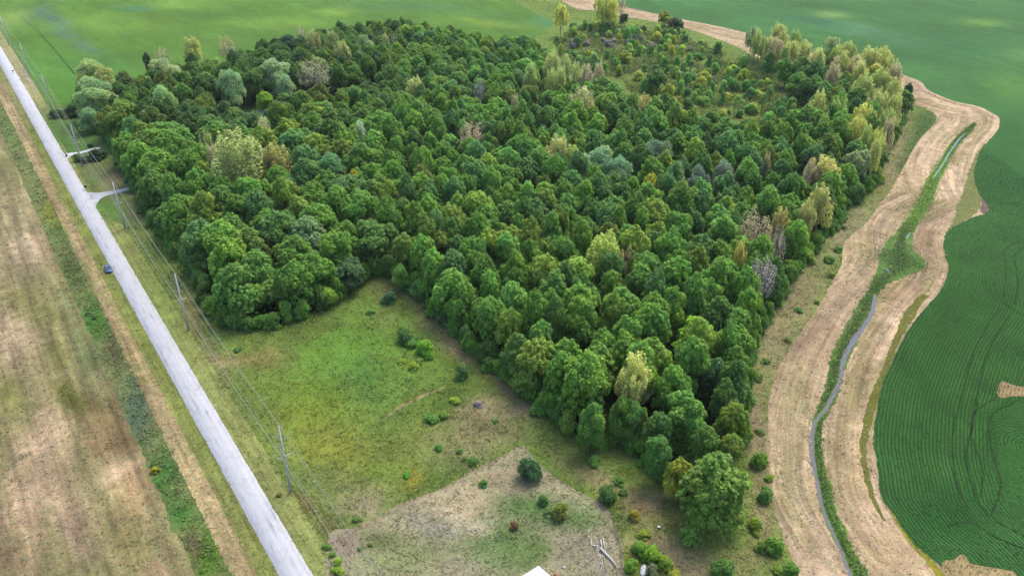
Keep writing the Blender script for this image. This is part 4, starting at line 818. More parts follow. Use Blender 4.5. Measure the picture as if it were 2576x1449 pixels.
bpx(982, 755, 34, (92, 130, 86), "round blue-green bush at the narrow top of the meadow", 1.1, "bush at the meadow's narrow top"); bpx(1012, 826, 20, (92, 134, 62)); bpx(1018, 856, 40, (78, 116, 66)); bpx(1036, 862, 30, (92, 140, 66)); bpx(1069, 884, 42, (118, 166, 58), "bright green bush in the meadow's right part", 1.1, "bright bush in the meadow"); bpx(1039, 920, 28, (140, 164, 60)); bpx(1056, 905, 22, (120, 150, 60)); bpx(1010, 905, 18, (132, 158, 62))
bpx(1165, 941, 36, (92, 132, 74), "lone green bush on the tan strip along the wood", 1.2, "lone bush on the tan strip"); bpx(933, 782, 20, (98, 142, 66)); bpx(1215, 1212, 26, (88, 134, 66)); bpx(1104, 1124, 22, (78, 134, 66)); bpx(1024, 1190, 20, (84, 152, 60)); bpx(1155, 1132, 18, (84, 128, 62)); bpx(1190, 1158, 26, (82, 120, 58)); bpx(1170, 1150, 20, (104, 136, 60)); bpx(1081, 1052, 30, (96, 140, 60)); bpx(1145, 1006, 22, (132, 160, 58)); bpx(1115, 1040, 28, (104, 140, 62)); bpx(1202, 1013, 24, (150, 146, 148), "small grey bare bush on the tan ground by the wood", .7)
bpx(1245, 1055, 16, (96, 138, 66)); bpx(1346, 990, 22, (88, 134, 66)); bpx(2108, 625, 22, (98, 138, 62)); bpx(2088, 652, 26, (96, 140, 60)); bpx(2092, 690, 22, (120, 140, 68)); bpx(2055, 757, 14, (84, 124, 60)); bpx(2012, 778, 18, (96, 140, 68)); bpx(1985, 850, 20, (120, 140, 76)); bpx(2124, 570, 14, (90, 126, 66)); bpx(1908, 945, 26, (98, 130, 66)); bpx(1930, 905, 20, (110, 140, 70))
bpx(139, 292, 32, (72, 100, 56), "dark hedge bush beside the power line at the lawn's far end", .8); bpx(196, 402, 24, (92, 124, 58), "green bush at the foot of a pale power pole"); bpx(218, 402, 30, (58, 78, 50), None, .8); bpx(240, 398, 36, (56, 78, 52), None, .9); bpx(225, 366, 16, (64, 84, 52)); bpx(258, 392, 30, (62, 86, 54)); bpx(182, 290, 36, (66, 92, 56), "dark bush row between lawn and crop field", 1.0); bpx(163, 284, 20, (74, 98, 60))
bpx(390, 1180, 22, (156, 156, 56), "round yellow bush at the ditch", .9, "yellow bush at the ditch"); bpx(220, 785, 16, (96, 132, 80)); bpx(238, 795, 14, (80, 116, 66)); bpx(598, 875, 16, (84, 128, 70)); bpx(700, 1240, 14, (110, 120, 60))
for u, v, w_, c in ((850, 1408, 26, (128, 166, 48)), (836, 1390, 20, (110, 146, 60)), (845, 1432, 26, (124, 156, 54)), (822, 1372, 20, (92, 134, 62)), (895, 1300, 20, (94, 134, 66)), (930, 1365, 14, (92, 120, 60)), (905, 1375, 14, (96, 126, 62))): bpx(u, v, w_, c)
# thicket at the foot of the wood's near edges
edge = np.vstack([resample(WOOD[:36], 3.3), resample(WOOD[-10:], 3.8)])
for i, q in enumerate(edge):
    u, v = uv_of(q)
    if v < 300: continue
    r_ = rng.uniform(1.5, 2.5); q2 = q + rng.uniform(-.9, .9, 2)
    c = np.array(PAL[rng.choice([0, 1, 3, 4, 7, 8, 2, 5], p=[.2, .2, .15, .1, .15, .1, .05, .05])]) * rng.uniform(.9, 1.05)
    BUSHES.append(bush(q2[0], q2[1], r_ * 1.1, r_ * rng.uniform(1.4, 2.8), tuple(c)))
# old pasture at the back, filling with saplings, grey thorn and open grass
lo, hi = SCRUB.min(0), SCRUB.max(0); n_ = 0; taken = []
for q in rng.uniform(lo, hi, (9000, 2)):
    if n_ >= 185: break
    if not inpoly(q[None], SCRUB)[0]: continue
    if any((q[0] - a) ** 2 + (q[1] - b_) ** 2 < 2.6 ** 2 for a, b_ in taken): continue
    u, v = uv_of(q)
    grey = math.exp(-((u - 1540) / 130) ** 2 - ((v - 112) / 22) ** 2) * .95 + math.exp(-((u - 1740) / 60) ** 2 - ((v - 190) / 20) ** 2) * .6 + math.exp(-((u - 1840) / 60) ** 2 - ((v - 215) / 18) ** 2) * .6
    openp = math.exp(-((u - 1480) / 90) ** 2 - ((v - 130) / 10) ** 2) + math.exp(-((u - 1720) / 110) ** 2 - ((v - 175) / 14) ** 2) * .8
    if rng.random() < openp * .8: continue
    taken.append(q); n_ += 1
    if rng.random() < grey: BUSHES.append(bush(q[0], q[1], rng.uniform(1.8, 2.7), rng.uniform(2.0, 3.0), tuple(np.array((142, 142, 132.)) * rng.uniform(.85, 1.05)), kind='thorn_bush'))
    else:
        c = [(102, 146, 72), (92, 138, 68), (84, 124, 70), (130, 160, 70), (144, 156, 66), (118, 152, 80)][rng.integers(6)]
        BUSHES.append(bush(q[0], q[1], rng.uniform(1.3, 2.6), rng.uniform(2.6, 6.0), tuple(np.array(c) * rng.uniform(.92, 1.06)), kind='sapling'))
ANCH += [b_ for b_ in BUSHES if b_['np']]
def bnoun(b_): return ("tall " if b_['h'] > 4.4 else ("low " if b_['h'] < 2.2 else "")) + {"tan": "grey thorny"}.get(cname(b_['col']), cname(b_['col'])).replace("blue-green", "grey-green" if b_['col'][2] < b_['col'][1] else "greyish purple") + {"bush": " bush", "sapling": " sapling", "thorn_bush": " thorn bush"}[b_['kind']]
relabel([b_ for b_ in BUSHES if not b_['label']], bnoun)
for b_ in BUSHES: b_['o']["label"] = b_['label']; b_['o']["group"] = {"bush": "bushes", "sapling": "saplings of the old pasture", "thorn_bush": "grey thorn bushes"}[b_['kind']]
print("bushes", len(BUSHES))

def blades(name, P, dens, h, wd, colf, label, seed, excl=(), nbl=4, spread=.22, var=.16, ref=170., tints=(), zb=.02):
    """tufts of grass or weeds standing on the ground: ONE object"""
    r = np.random.default_rng(seed); lo, hi = P.min(0), P.max(0); n = int(dens * (hi[0] - lo[0]) * (hi[1] - lo[1])); n = min(n, 900000)
    q = r.uniform(lo, hi, (n, 2)); u, v = uv_of(q); q = q[(v > -20) & (v < 1500) & (u > -60) & (u < 2640)]
    dp = depth_of(q[:, 0], q[:, 1], 0); q = q[r.random(len(q)) < np.minimum(1, (ref / dp) ** 2)]
    q = q[inpoly(q, P)]
    for e in excl: q = q[~inpoly(q, e)]
    q = q[fbm(q[:, 0] / 2.2, q[:, 1] / 2.2, seed, 3) > r.uniform(.05, .75, len(q))]
    n = len(q); c = colf(q) * r.uniform(1 - var, 1 + var, (n, 1))
    for tcol, pr in tints:
        mk = r.random(n) < pr * 2 * fbm(q[:, 0] / 5, q[:, 1] / 5, seed + 3, 2); c[mk] = c[mk] * .35 + np.array(tcol) * .65
    dsc = np.sqrt(depth_of(q[:, 0], q[:, 1], 0) / 160.)
    hh = h * r.uniform(.5, 1.4, n)
    Vs, Cc = [], []
    for k in range(nbl):
        b0 = q + r.normal(size=(n, 2)) * spread * dsc[:, None]
        Cq = np.column_stack([b0, zb + hh * r.uniform(.1, .9, n)]); Vq, _ = leaf_quads(Cq, r.normal(size=(n, 3)) * .6 + np.array([0, 0, 1.]), wd * 2.1 * r.uniform(.6, 1.4, n) * dsc, .38, r)
        Vs.append(Vq); Cc.append(np.repeat(c * r.uniform(.86, 1.14, (n, 1)), 4, 0))
    V = np.concatenate(Vs); C_ = np.concatenate(Cc)
    me = np_mesh(name, V, np.arange(len(V)).reshape(-1, 4), {"Col": ('FLOAT_COLOR', alb(np.clip(C_, 0, 255)) * 1.42)})
    print(name, n); return tag(link_mesh(name, me, TUFT), label, "grass", None, "stuff")
YARD = PX(YARD_px, 1.5, True)
roadz = strip_poly(-.3, 5.1)
blades("grass", MEAD, 3.2, .55, .2, meadow_paint, "rough meadow grass and weeds around the wood", 301, (WOOD, YARD, LAWN, roadz, strip_poly(4, 9.4)), tints=(((196, 182, 134), .22), ((190, 182, 62), .2), ((96, 140, 62), .22)))
blades("grass", YARD, 2.6, .3, .2, yard_paint, "short dry grass and clover in the yard", 303, tints=(((214, 200, 160), .25), ((106, 142, 76), .2)), zb=.05)
blades("grass", strip_poly(4.9, 9.8, -60, 520), 2.0, .2, .16, vr_paint, "mown grass between road and power line", 305, (LAWN,), var=.1, zb=.03)
blades("grass", strip_poly(-2.6, -.1, -60, 520), 2.0, .2, .16, painter((132, 148, 78), []), "mown grass left of the road", 307, var=.12, zb=.03)
blades("weeds", strip_poly(-11.9, -7.2, -100, 520), 3.0, .65, .26, ditch_paint, "tangled weeds growing in the ditch left of the road", 309, tints=(((164, 168, 84), .22), ((88, 134, 66), .25), ((150, 134, 106), .2)), spread=.4)
blades("straw", strip_poly(-7.2, -2.4, -60, 520), 1.6, .08, .2, streaky(painter((180, 162, 122), []), ROADLINE, .3, .7, 5, (146, 150, 90)), "dry straw left on the strip beside the ditch", 311, var=.16, tints=(((150, 124, 96), .25), ((208, 190, 150), .2)))
blades("straw", HAY, .8, .07, .24, hay_paint, "dry cut hay lying along both sides of the creek", 313, var=.08, zb=.045, tints=(((216, 196, 160), .2), ((168, 146, 112), .15)))
blades("stubble", np.array([RP(-100, -13), RP(520, -13), RP(520, -80), RP(-100, -150)]), .8, .12, .22, fall_paint, "dry stubble and weeds of the fallow field", 315, var=.08, tints=(((206, 184, 150), .22), ((132, 138, 84), .12)))
def undergrowth():
    r = np.random.default_rng(331); lo, hi = SCRUB.min(0), SCRUB.max(0); q = r.uniform(lo, hi, (150000, 2)); q = q[inpoly(q, SCRUB)]
    f = fbm(q[:, 0] / 4.5, q[:, 1] / 4.5, 41, 3); q = q[f > r.uniform(.38, .58, len(q))]; f = fbm(q[:, 0] / 4.5, q[:, 1] / 4.5, 41, 3); n = len(q)
    c = np.array([(116, 144, 72), (136, 154, 72), (98, 136, 74), (150, 158, 76), (88, 124, 68)], float)[(fbm(q[:, 0] / 7, q[:, 1] / 7, 43, 2) * 9).astype(int) % 5] * r.uniform(.85, 1.15, (n, 1))
    C = np.stack([q[:, 0], q[:, 1], r.uniform(.1, 1, n) * np.clip((f - .38) * 9, .3, 2.4)], -1)
    V, F = leaf_quads(C, r.normal(size=(n, 3)) + np.array([0, 0, .8]), r.uniform(.4, .9, n), .8, r)
    me = np_mesh("undergrowth", V, F, {"Col": ('FLOAT_COLOR', alb(np.repeat(c, 4, 0)) * 1.6)}); tag(link_mesh("undergrowth", me, TUFT), "low tangled green and yellow undergrowth of the old pasture", "undergrowth", None, "stuff")
undergrowth()
def rough_weeds():
    r = np.random.default_rng(341); q = r.uniform(MEAD.min(0), [200, 330], (900000, 2)); u, v = uv_of(q); q = q[(v > 250) & (v < 1500) & (u > 150) & (u < 2420)]
    q = q[inpoly(q, MEAD)]; f = fbm(q[:, 0] / 5, q[:, 1] / 5, 51, 4); m_ = f > r.uniform(.5, .68, len(q)); q = q[m_]; f = f[m_]
    for e in (WOOD, YARD, LAWN, strip_poly(3, 9.0), SCRUB): q2 = inpoly(q, e); q = q[~q2]; f = f[~q2]
    n = len(q); c = meadow_paint(q); k = (fbm(q[:, 0] / 9, q[:, 1] / 9, 53, 2) * 8).astype(int) % 4
    c = c * .55 + .45 * np.array([(104, 144, 66), (150, 152, 76), (176, 164, 118), (88, 126, 62)], float)[k]; c *= r.uniform(.85, 1.15, (n, 1))
    C = np.stack([q[:, 0], q[:, 1], r.uniform(.05, 1, n) * np.clip((f - .48) * 7, .2, 1.2)], -1)
    V, F = leaf_quads(C, r.normal(size=(n, 3)) * .8 + np.array([0, 0, .9]), r.uniform(.25, .6, n), .5, r); print("weeds", n)
    me = np_mesh("weeds", V, F, {"Col": ('FLOAT_COLOR', alb(np.clip(np.repeat(c, 4, 0), 0, 255)) * 1.5)}); tag(link_mesh("weeds", me, TUFT), "patches of taller weeds and dry stems in the rough meadow", "weeds", None, "stuff")
BANKP = np.vstack([resample(BKc, 3.0) + np.array([3.0, 0]), (resample(BKc, 3.0) - np.array([3.0, 0]))[::-1]])
def dropwater(wline, rad): return lambda q: polydist(q, wline)[0]
WL = PX([b_[:2] for b_ in WT], 3)
def reeds():
    r = np.random.default_rng(317); out = []
    P = resample(BKc, .25); wv = np.interp(np.linspace(0, 1, len(P)), np.linspace(0, 1, len(BK)), [b_[2] for b_ in BK])
    q = np.repeat(P, 16, 0) + r.normal(size=(len(P) * 16, 2)) * np.repeat(wv, 16)[:, None] * .24
    q = q[np.abs(polydist(q, WL)[0]) > .62]
    for l_ in ([(2347, 450), (2354, 440), (2368, 420), (2380, 400), (2388, 385), (2399, 370), (2412, 352), (2428, 337)], [(2226, 676), (2232, 680), (2240, 688)], [(2280, 602), (2290, 586)]): q = q[np.abs(polydist(q, PXs(l_))[0]) > .5]
    isl = gx(2262, 655) + r.normal(size=(2600, 2)) * np.array([4.2, 4.5]); q = np.vstack([q, isl]); n = len(q)
    c = bank_paint(q) * r.uniform(.8, 1.15, (n, 1)); mk = r.random(n) < .15; c[mk] = (176, 168, 120); mk = r.random(n) < .2; c[mk] = (84, 132, 54)
    N = r.normal(size=(n, 3)) + np.array([0, 0, 1.0]); C = np.stack([q[:, 0], q[:, 1], r.uniform(.1, .9, n)], -1)
    V, F = leaf_quads(C, N, r.uniform(.25, .6, n), .5, r)
    me = np_mesh("reeds", V, F, {"Col": ('FLOAT_COLOR', alb(np.repeat(c, 4, 0)) * 1.5)}); tag(link_mesh("reeds", me, TUFT), "lush green weeds and reeds crowding the creek banks", "reeds", None, "stuff")
reeds()
rough_weeds()
def crop_leaves():
    r = np.random.default_rng(319); lo, hi = NEAR.min(0), NEAR.max(0); hi = np.minimum(hi, [190, 330]); q = r.uniform(lo, hi, (330000, 2)); u, v = uv_of(q)
    q = q[(v > 330) & (v < 1500) & (u < 2640)]; q = q[inpoly(q, NEAR)]; d = row_d(q)
    ph = ((d / .76) % 1.0); q = q[(np.abs(ph - .19) < .27) | (ph > .92)]; n = len(q)
    # plants stand on the rows: same phase as the canopy sheet below
    C = np.stack([q[:, 0], q[:, 1], r.uniform(.2, .5, n)], -1); N = r.normal(size=(n, 3)) * .6 + np.array([0, 0, 1.])
    V, F = leaf_quads(C, N, r.uniform(.16, .34, n), .9, r)
    c = right_paint(q) * r.uniform(.85, 1.25, (n, 1)); me = np_mesh("crop_plants", V, F, {"Col": ('FLOAT_COLOR', alb(np.clip(np.repeat(c, 4, 0), 0, 255)) * 1.05)})
    tag(link_mesh("crop_plants", me, TUFT), "dense green crop plants in curving sown rows", "crop", None, "stuff")
crop_leaves()

# ================================================================ power line
POLEWOOD = plain_mat("weathered pole wood", (236, 230, 230), .9, var=.25, scale=1.5, stretch=(4, 4, .5)); ARMW = plain_mat("pale crossarm", (236, 232, 214), .8, var=.12)
STEEL = plain_mat("galvanised steel", (186, 190, 192), .5, .3, .1); PORC = plain_mat("grey porcelain", (170, 172, 176), .3, var=.05)
WIRE = plain_mat("aluminium wire", (196, 202, 186), .6, .2, .05)
pb = [G(732, 1238), G(474.5, 832), G(315, 577), G(208, 419), G(131, 279), G(74.7, 192.5), G(23, 116)]
pb = [(pb[0][0] + rdir[0] * 71, pb[0][1] + rdir[1] * 71)] + pb + [(pb[-1][0] - rdir[0] * 72, pb[-1][1] - rdir[1] * 72)]
PH = [17.4, 17.4, 17.2, 16.6, 16.8, 16.4, 16.6, 16.6, 16.6]
yaw = math.atan2(rnrm[1], rnrm[0])
ATT = [(0.12, 1.0, .25), (-1.5, .875, .18), (1.5, .80, .18), (-1.4, .725, .18), (-1.35, .565, .2), (-.45, .565, .2), (1.35, .565, .2), (.0, .47, .1)]
plabel = ["tall weathered power pole just below the photo's bottom edge", "nearest power pole, tall grey wood with pale crossarm, beside the yard", "second nearest power pole, beside the wood's front corner", "grey power pole whose top rises over the lower gravel drive",
          "whitish power pole between the two gravel drives", "pale power pole at the lawn's far end beside a dark hedge bush", "power pole standing in the pale verge against the far crop field", "farthest clearly visible power pole at the left edge", "far power pole beyond the photo's left edge"]
for i, ((x, y), h) in enumerate(zip(pb, PH)):
    if i in (0, 8): pass
    r0 = empty("utility_pole", (x, y, 0), yaw); tag(r0, plabel[i], "power pole", "power poles along the road")
    wd = POLEWOOD if i != 4 else plain_mat("bleached pole wood", (206, 208, 206), .85, var=.12)
    MB().tube([(0, 0, -.3), (0, 0, h * .5), (0, 0, h)], [.27, .22, .17], 10).build("pole", wd, r0, True)
    b = MB(); b.box((0, -.16, h * .565), (2.95, .15, .16)); b.build("crossarm", ARMW, r0)
    b = MB(); [b.tube([(sx * .75, -.12, h * .565 - .05), (0, -.14, h * .565 - .7)], .022, 5) for sx in (-1, 1)]; b.build("brace", STEEL, r0)
    for ax, fz, ln in ((-1.5, .875, 0), (1.5, .80, 0), (-1.4, .725, 0)):
        sgn = 1 if ax > 0 else -1
        a_ = MB().tube([(sgn * .12, 0, h * fz - .25), (ax * .6, 0, h * fz - .05), (ax, 0, h * fz)], [.06, .055, .045], 6).build("arm", STEEL, r0)
        MB().tube([(ax, 0, h * fz), (ax, 0, h * fz + .06), (ax, 0, h * fz + .12), (ax, 0, h * fz + .18)], [.05, .1, .06, .09], 8).build("insulator", PORC, a_)
    for ax in (-1.35, -.45, 1.35): MB().tube([(ax, -.16, h * .565 + .06), (ax, -.16, h * .565 + .12), (ax, -.16, h * .565 + .2)], [.03, .07, .04], 8).build("insulator", PORC, r0)
    MB().tube([(.1, 0, h - .1), (.12, 0, h + .22)], [.03, .03], 6).build("top_pin", STEEL, r0)
wl = ["topmost power wire running over the pole tops", "power wire on the upper left pole arms", "power wire on the right hand pole arms", "power wire on the lower left pole arms", "power wire on the road-side end of the crossarms", "power wire on the crossarms just left of the poles", "power wire on the wood-side end of the crossarms", "lowest wire, fixed to the poles under the crossarms"]
for k, (ax, fz, up) in enumerate(ATT):
    pts = []
    for i in range(len(pb) - 1):
        A = np.array([*pb[i], PH[i] * fz + up]); B = np.array([*pb[i + 1], PH[i + 1] * fz + up])
        for a_ in (A, B): a_[:2] += rnrm * ax + (rdir * .16 if fz < .6 and k < 7 else 0)
        for j in range(14):
            t = j / 14; q = A * (1 - t) + B * t; q[2] -= 4 * t * (1 - t) * (1.0 + .15 * (k % 3)); pts.append(tuple(q))
    o = MB().tube(pts, .024 if k != 0 else .03, 4).build("power_wire", WIRE); tag(o, wl[k], "power wire", "wires of the power line")
WOODG = plain_mat("grey weathered wood", (150, 140, 128), .9, var=.25)
o = MB().tube([(0, 0, -.1), (.35, .1, 1.1), (.6, .2, 2.2)], [.07, .06, .045], 6).build("stake", WOODG); o.location = (*G(428, 786), 0); tag(o, "thin leaning old stake between road and second nearest power pole", "stake")

# ================================================================ roadside things
def oriented(name, u, v, ang, z=0): return empty(name, (*G(u, v), z), ang)
BLK = plain_mat("black metal", (30, 32, 34), .4, .3, .1); BLUEG = plain_mat("blue grey plastic", (92, 98, 128), .5, var=.08); WH = plain_mat("white plastic", (232, 234, 230), .5, var=.05); RUB = plain_mat("black rubber", (28, 28, 28), .9)
def mailbox(u, v, label, col, big=1.0):
    r0 = oriented("mailbox", u, v, yaw); tag(r0, label, "mailbox"); MB().box((0, 0, .5), (.1, .1, 1.04)).build("post", WOODG, r0)
    b = MB(); pr = [(-.16, 0), (.16, 0), (.16, .2)] + [(.16 * math.cos(a * math.pi / 6), .2 + .15 * math.sin(a * math.pi / 6)) for a in range(1, 6)] + [(-.16, .2)]
    n = len(pr); b.poly([(-.3, x, 1.02 + z) for x, z in pr] + [(.3, x, 1.02 + z) for x, z in pr], [tuple(range(n))[::-1], tuple(range(n, 2 * n))] + [(i, (i + 1) % n, n + (i + 1) % n, n + i) for i in range(n)])
    bx_ = b.build("box", col, r0); bx_.scale = (big, big, big); bx_.location = (0, 0, 1.02 * (1 - big)); MB().box((.1, -.18 * big, 1.25), (.03, .02, .22)).build("flag", plain_mat("red flag", (180, 50, 40), .5), r0)
mailbox(217, 478, "black roadside mailbox beside the lower gravel drive", BLK, 1.7)
mailbox(34.5, 184.5, "small dark mailbox on the far road edge at left", BLK, 1.5)
r0 = oriented("wheelie_bin", 168, 395, yaw); tag(r0, "blue-grey wheeled bin at the mouth of the upper gravel drive", "bin")
b = MB(); b.poly([(-.24, -.26, .12), (.24, -.26, .12), (.24, .26, .12), (-.24, .26, .12), (-.34, -.36, 1.05), (.34, -.36, 1.05), (.34, .36, 1.05), (-.34, .36, 1.05)], [(3, 2, 1, 0), (4, 5, 6, 7), (0, 1, 5, 4), (1, 2, 6, 5), (2, 3, 7, 6), (3, 0, 4, 7)]); b.build("body", BLUEG, r0)
b = MB(); b.poly([(-.38, -.4, 1.06), (.38, -.4, 1.06), (.38, .42, 1.06), (-.38, .42, 1.06), (-.32, -.34, 1.16), (.32, -.34, 1.16), (.32, .36, 1.16), (-.32, .36, 1.16)], [(3, 2, 1, 0), (4, 5, 6, 7), (0, 1, 5, 4), (1, 2, 6, 5), (2, 3, 7, 6), (3, 0, 4, 7)]); b.build("lid", BLUEG, r0)
for sx in (-1, 1): MB().tube([(sx * .26, .3, .12), (sx * .34, .3, .12)], .12, 12).build("wheel", RUB, r0)
MB().tube([(-.28, .45, 1.02), (.28, .45, 1.02)], .02, 6).build("handle", BLUEG, r0)
o = MB().tube([(0, 0, 0), (0, 0, 1.1), (0, 0, 1.15)], [.07, .07, .02], 8).build("marker_post", WH); o.location = (*G(264, 543), 0); tag(o, "short white marker post standing on the lower lawn", "post")
o = MB().tube([(0, 0, 0), (0, 0, .8), (.0, 0, 1.0)], [.04, .04, .04], 6).build("marker_post", WH); o.location = (*G(157, 381), 0); tag(o, "thin pale marker post at the upper gravel drive's far corner", "post")
def rock(u, v, s, col, label, cat="rock", name="rock", seed=0, hz=.6, z=0.):
    bm = bmesh.new(); bmesh.ops.create_icosphere(bm, subdivisions=2, radius=s); r = random.Random(seed)
    for q in bm.verts: q.co *= r.uniform(.78, 1.15); q.co.z *= hz
    me = bpy.data.meshes.new(name); bm.to_mesh(me); bm.free(); o = link_mesh(name, me, plain_mat(label[:20], col, .85, var=.2, scale=4)); o.location = (*G(u, v), s * hz * .5 + z); tag(o, label, cat); return o
rock(285, 584, .42, (222, 184, 156), "pale pinkish rock on the verge grass by the road", seed=1); rock(222, 466, .3, (206, 196, 180), "small pale stone behind the black mailbox by the drive", seed=2)
rock(1541, 1359, .34, (196, 186, 160), "pale round stone beside the log pile near the wire fence", seed=3); rock(1393, 1259, .22, (190, 184, 170), "small pale stone in the yard's upper grass", seed=4); rock(1419, 1427, .34, (214, 214, 218), "whitish stone near the metal roof corner", seed=5, hz=.45); rock(1480, 1336, .28, (190, 190, 178), "pale flat stone at the netting's upper end", seed=6, hz=.4)

# ---------------------------------------------------------------- car and the person beside it
BLUE = plain_mat("blue car paint", (66, 108, 168), .25, .4, .03, spec=.6); GLASS = plain_mat("dark car glass", (34, 44, 66), .08, var=.02, spec=.8); CHR = plain_mat("chrome trim", (200, 204, 210), .2, .8, .02); LAMP = plain_mat("lamp lens", (230, 234, 240), .15, var=.02); REDL = plain_mat("red lens", (170, 30, 30), .2)
def car(u, v, ang, label):
    r0 = empty("parked_car", (*G(u, v), 0.02), ang); tag(r0, label, "car")
    # +x = front.  stations: x, half width, sill z, shoulder z
    st = [(-2.15, .62, .42, .72), (-2.05, .80, .30, .88), (-1.6, .87, .24, .96), (-.6, .90, .22, .94), (.5, .90, .22, .93), (1.2, .88, .24, .88), (1.75, .84, .28, .78), (2.08, .74, .32, .66), (2.2, .58, .38, .58)]
    V, F = [], []
    for x, w_, z0, z1 in st: V += [(x, -w_ * .92, z0), (x, -w_, (z0 + z1) / 2), (x, -w_ * .94, z1), (x, -w_ * .5, z1 + .05), (x, w_ * .5, z1 + .05), (x, w_ * .94, z1), (x, w_, (z0 + z1) / 2), (x, w_ * .92, z0)]
    for i in range(len(st) - 1):
        for k in range(8): F.append((i * 8 + k, i * 8 + (k + 1) % 8, (i + 1) * 8 + (k + 1) % 8, (i + 1) * 8 + k))
    F += [tuple(range(8)), tuple(range(64, 72))[::-1]]
    body = MB().poly(V, F).build("body", BLUE, r0, True)
    cs = [(-1.75, .70, .96), (-1.05, .60, 1.42), (.15, .60, 1.44), (.95, .70, .94)]
    MB().poly([(x, s * w_, z) for x, w_, z in [(-1.15, .64, 1.385), (-1.0, .60, 1.45), (.1, .60, 1.47), (.25, .64, 1.385)] for s in (-1, 1)], [(0, 1, 3, 2), (2, 3, 5, 4), (4, 5, 7, 6), (0, 2, 4, 6), (1, 7, 5, 3), (0, 6, 7, 1)]).build("roof", BLUE, r0)
    MB().poly([(.97, -.72, .93), (.97, .72, .93), (.22, .60, 1.38), (.22, -.60, 1.38)], [(0, 1, 2, 3)]).build("windscreen", GLASS, r0)
    MB().poly([(-1.8, -.70, .97), (-1.8, .70, .97), (-1.12, .60, 1.38), (-1.12, -.60, 1.38)], [(3, 2, 1, 0)]).build("rear_window", GLASS, r0)
    for s in (-1, 1):
        for x0, x1, a0, a1 in ((-.42, .9, -.42, .2), (-1.7, -.50, -1.1, -.50)): MB().poly([(x0, s * .80, .93), (x1, s * .74, .93), (a1, s * .615, 1.37), (a0, s * .615, 1.37)], [(0, 1, 2, 3)]).build("side_window", GLASS, r0)
        MB().box((.72, s * .96, .98), (.16, .18, .12), bev=.03).build("mirror", BLUE, r0); MB().box((2.08, s * .56, .6), (.16, .30, .13), bev=.03).build("headlight", LAMP, r0); MB().box((-2.1, s * .62, .74), (.1, .26, .16), bev=.02).build("taillight", REDL, r0)
        for x in (-1.35, 1.38):
            w_ = MB().tube([(x, s * .70, .32), (x, s * .90, .32)], .32, 18).build("wheel", RUB, r0); MB().tube([(x, s * .895, .32), (x, s * .91, .32)], .19, 14).build("rim", CHR, w_)
    MB().box((2.19, 0, .45), (.08, .9, .1), bev=.02).build("grille", BLK, r0); return r0
fa = math.atan2(rdir[1], rdir[0])
car(273, 681, fa - .06, "blue car parked half on the grass at the road's left edge")
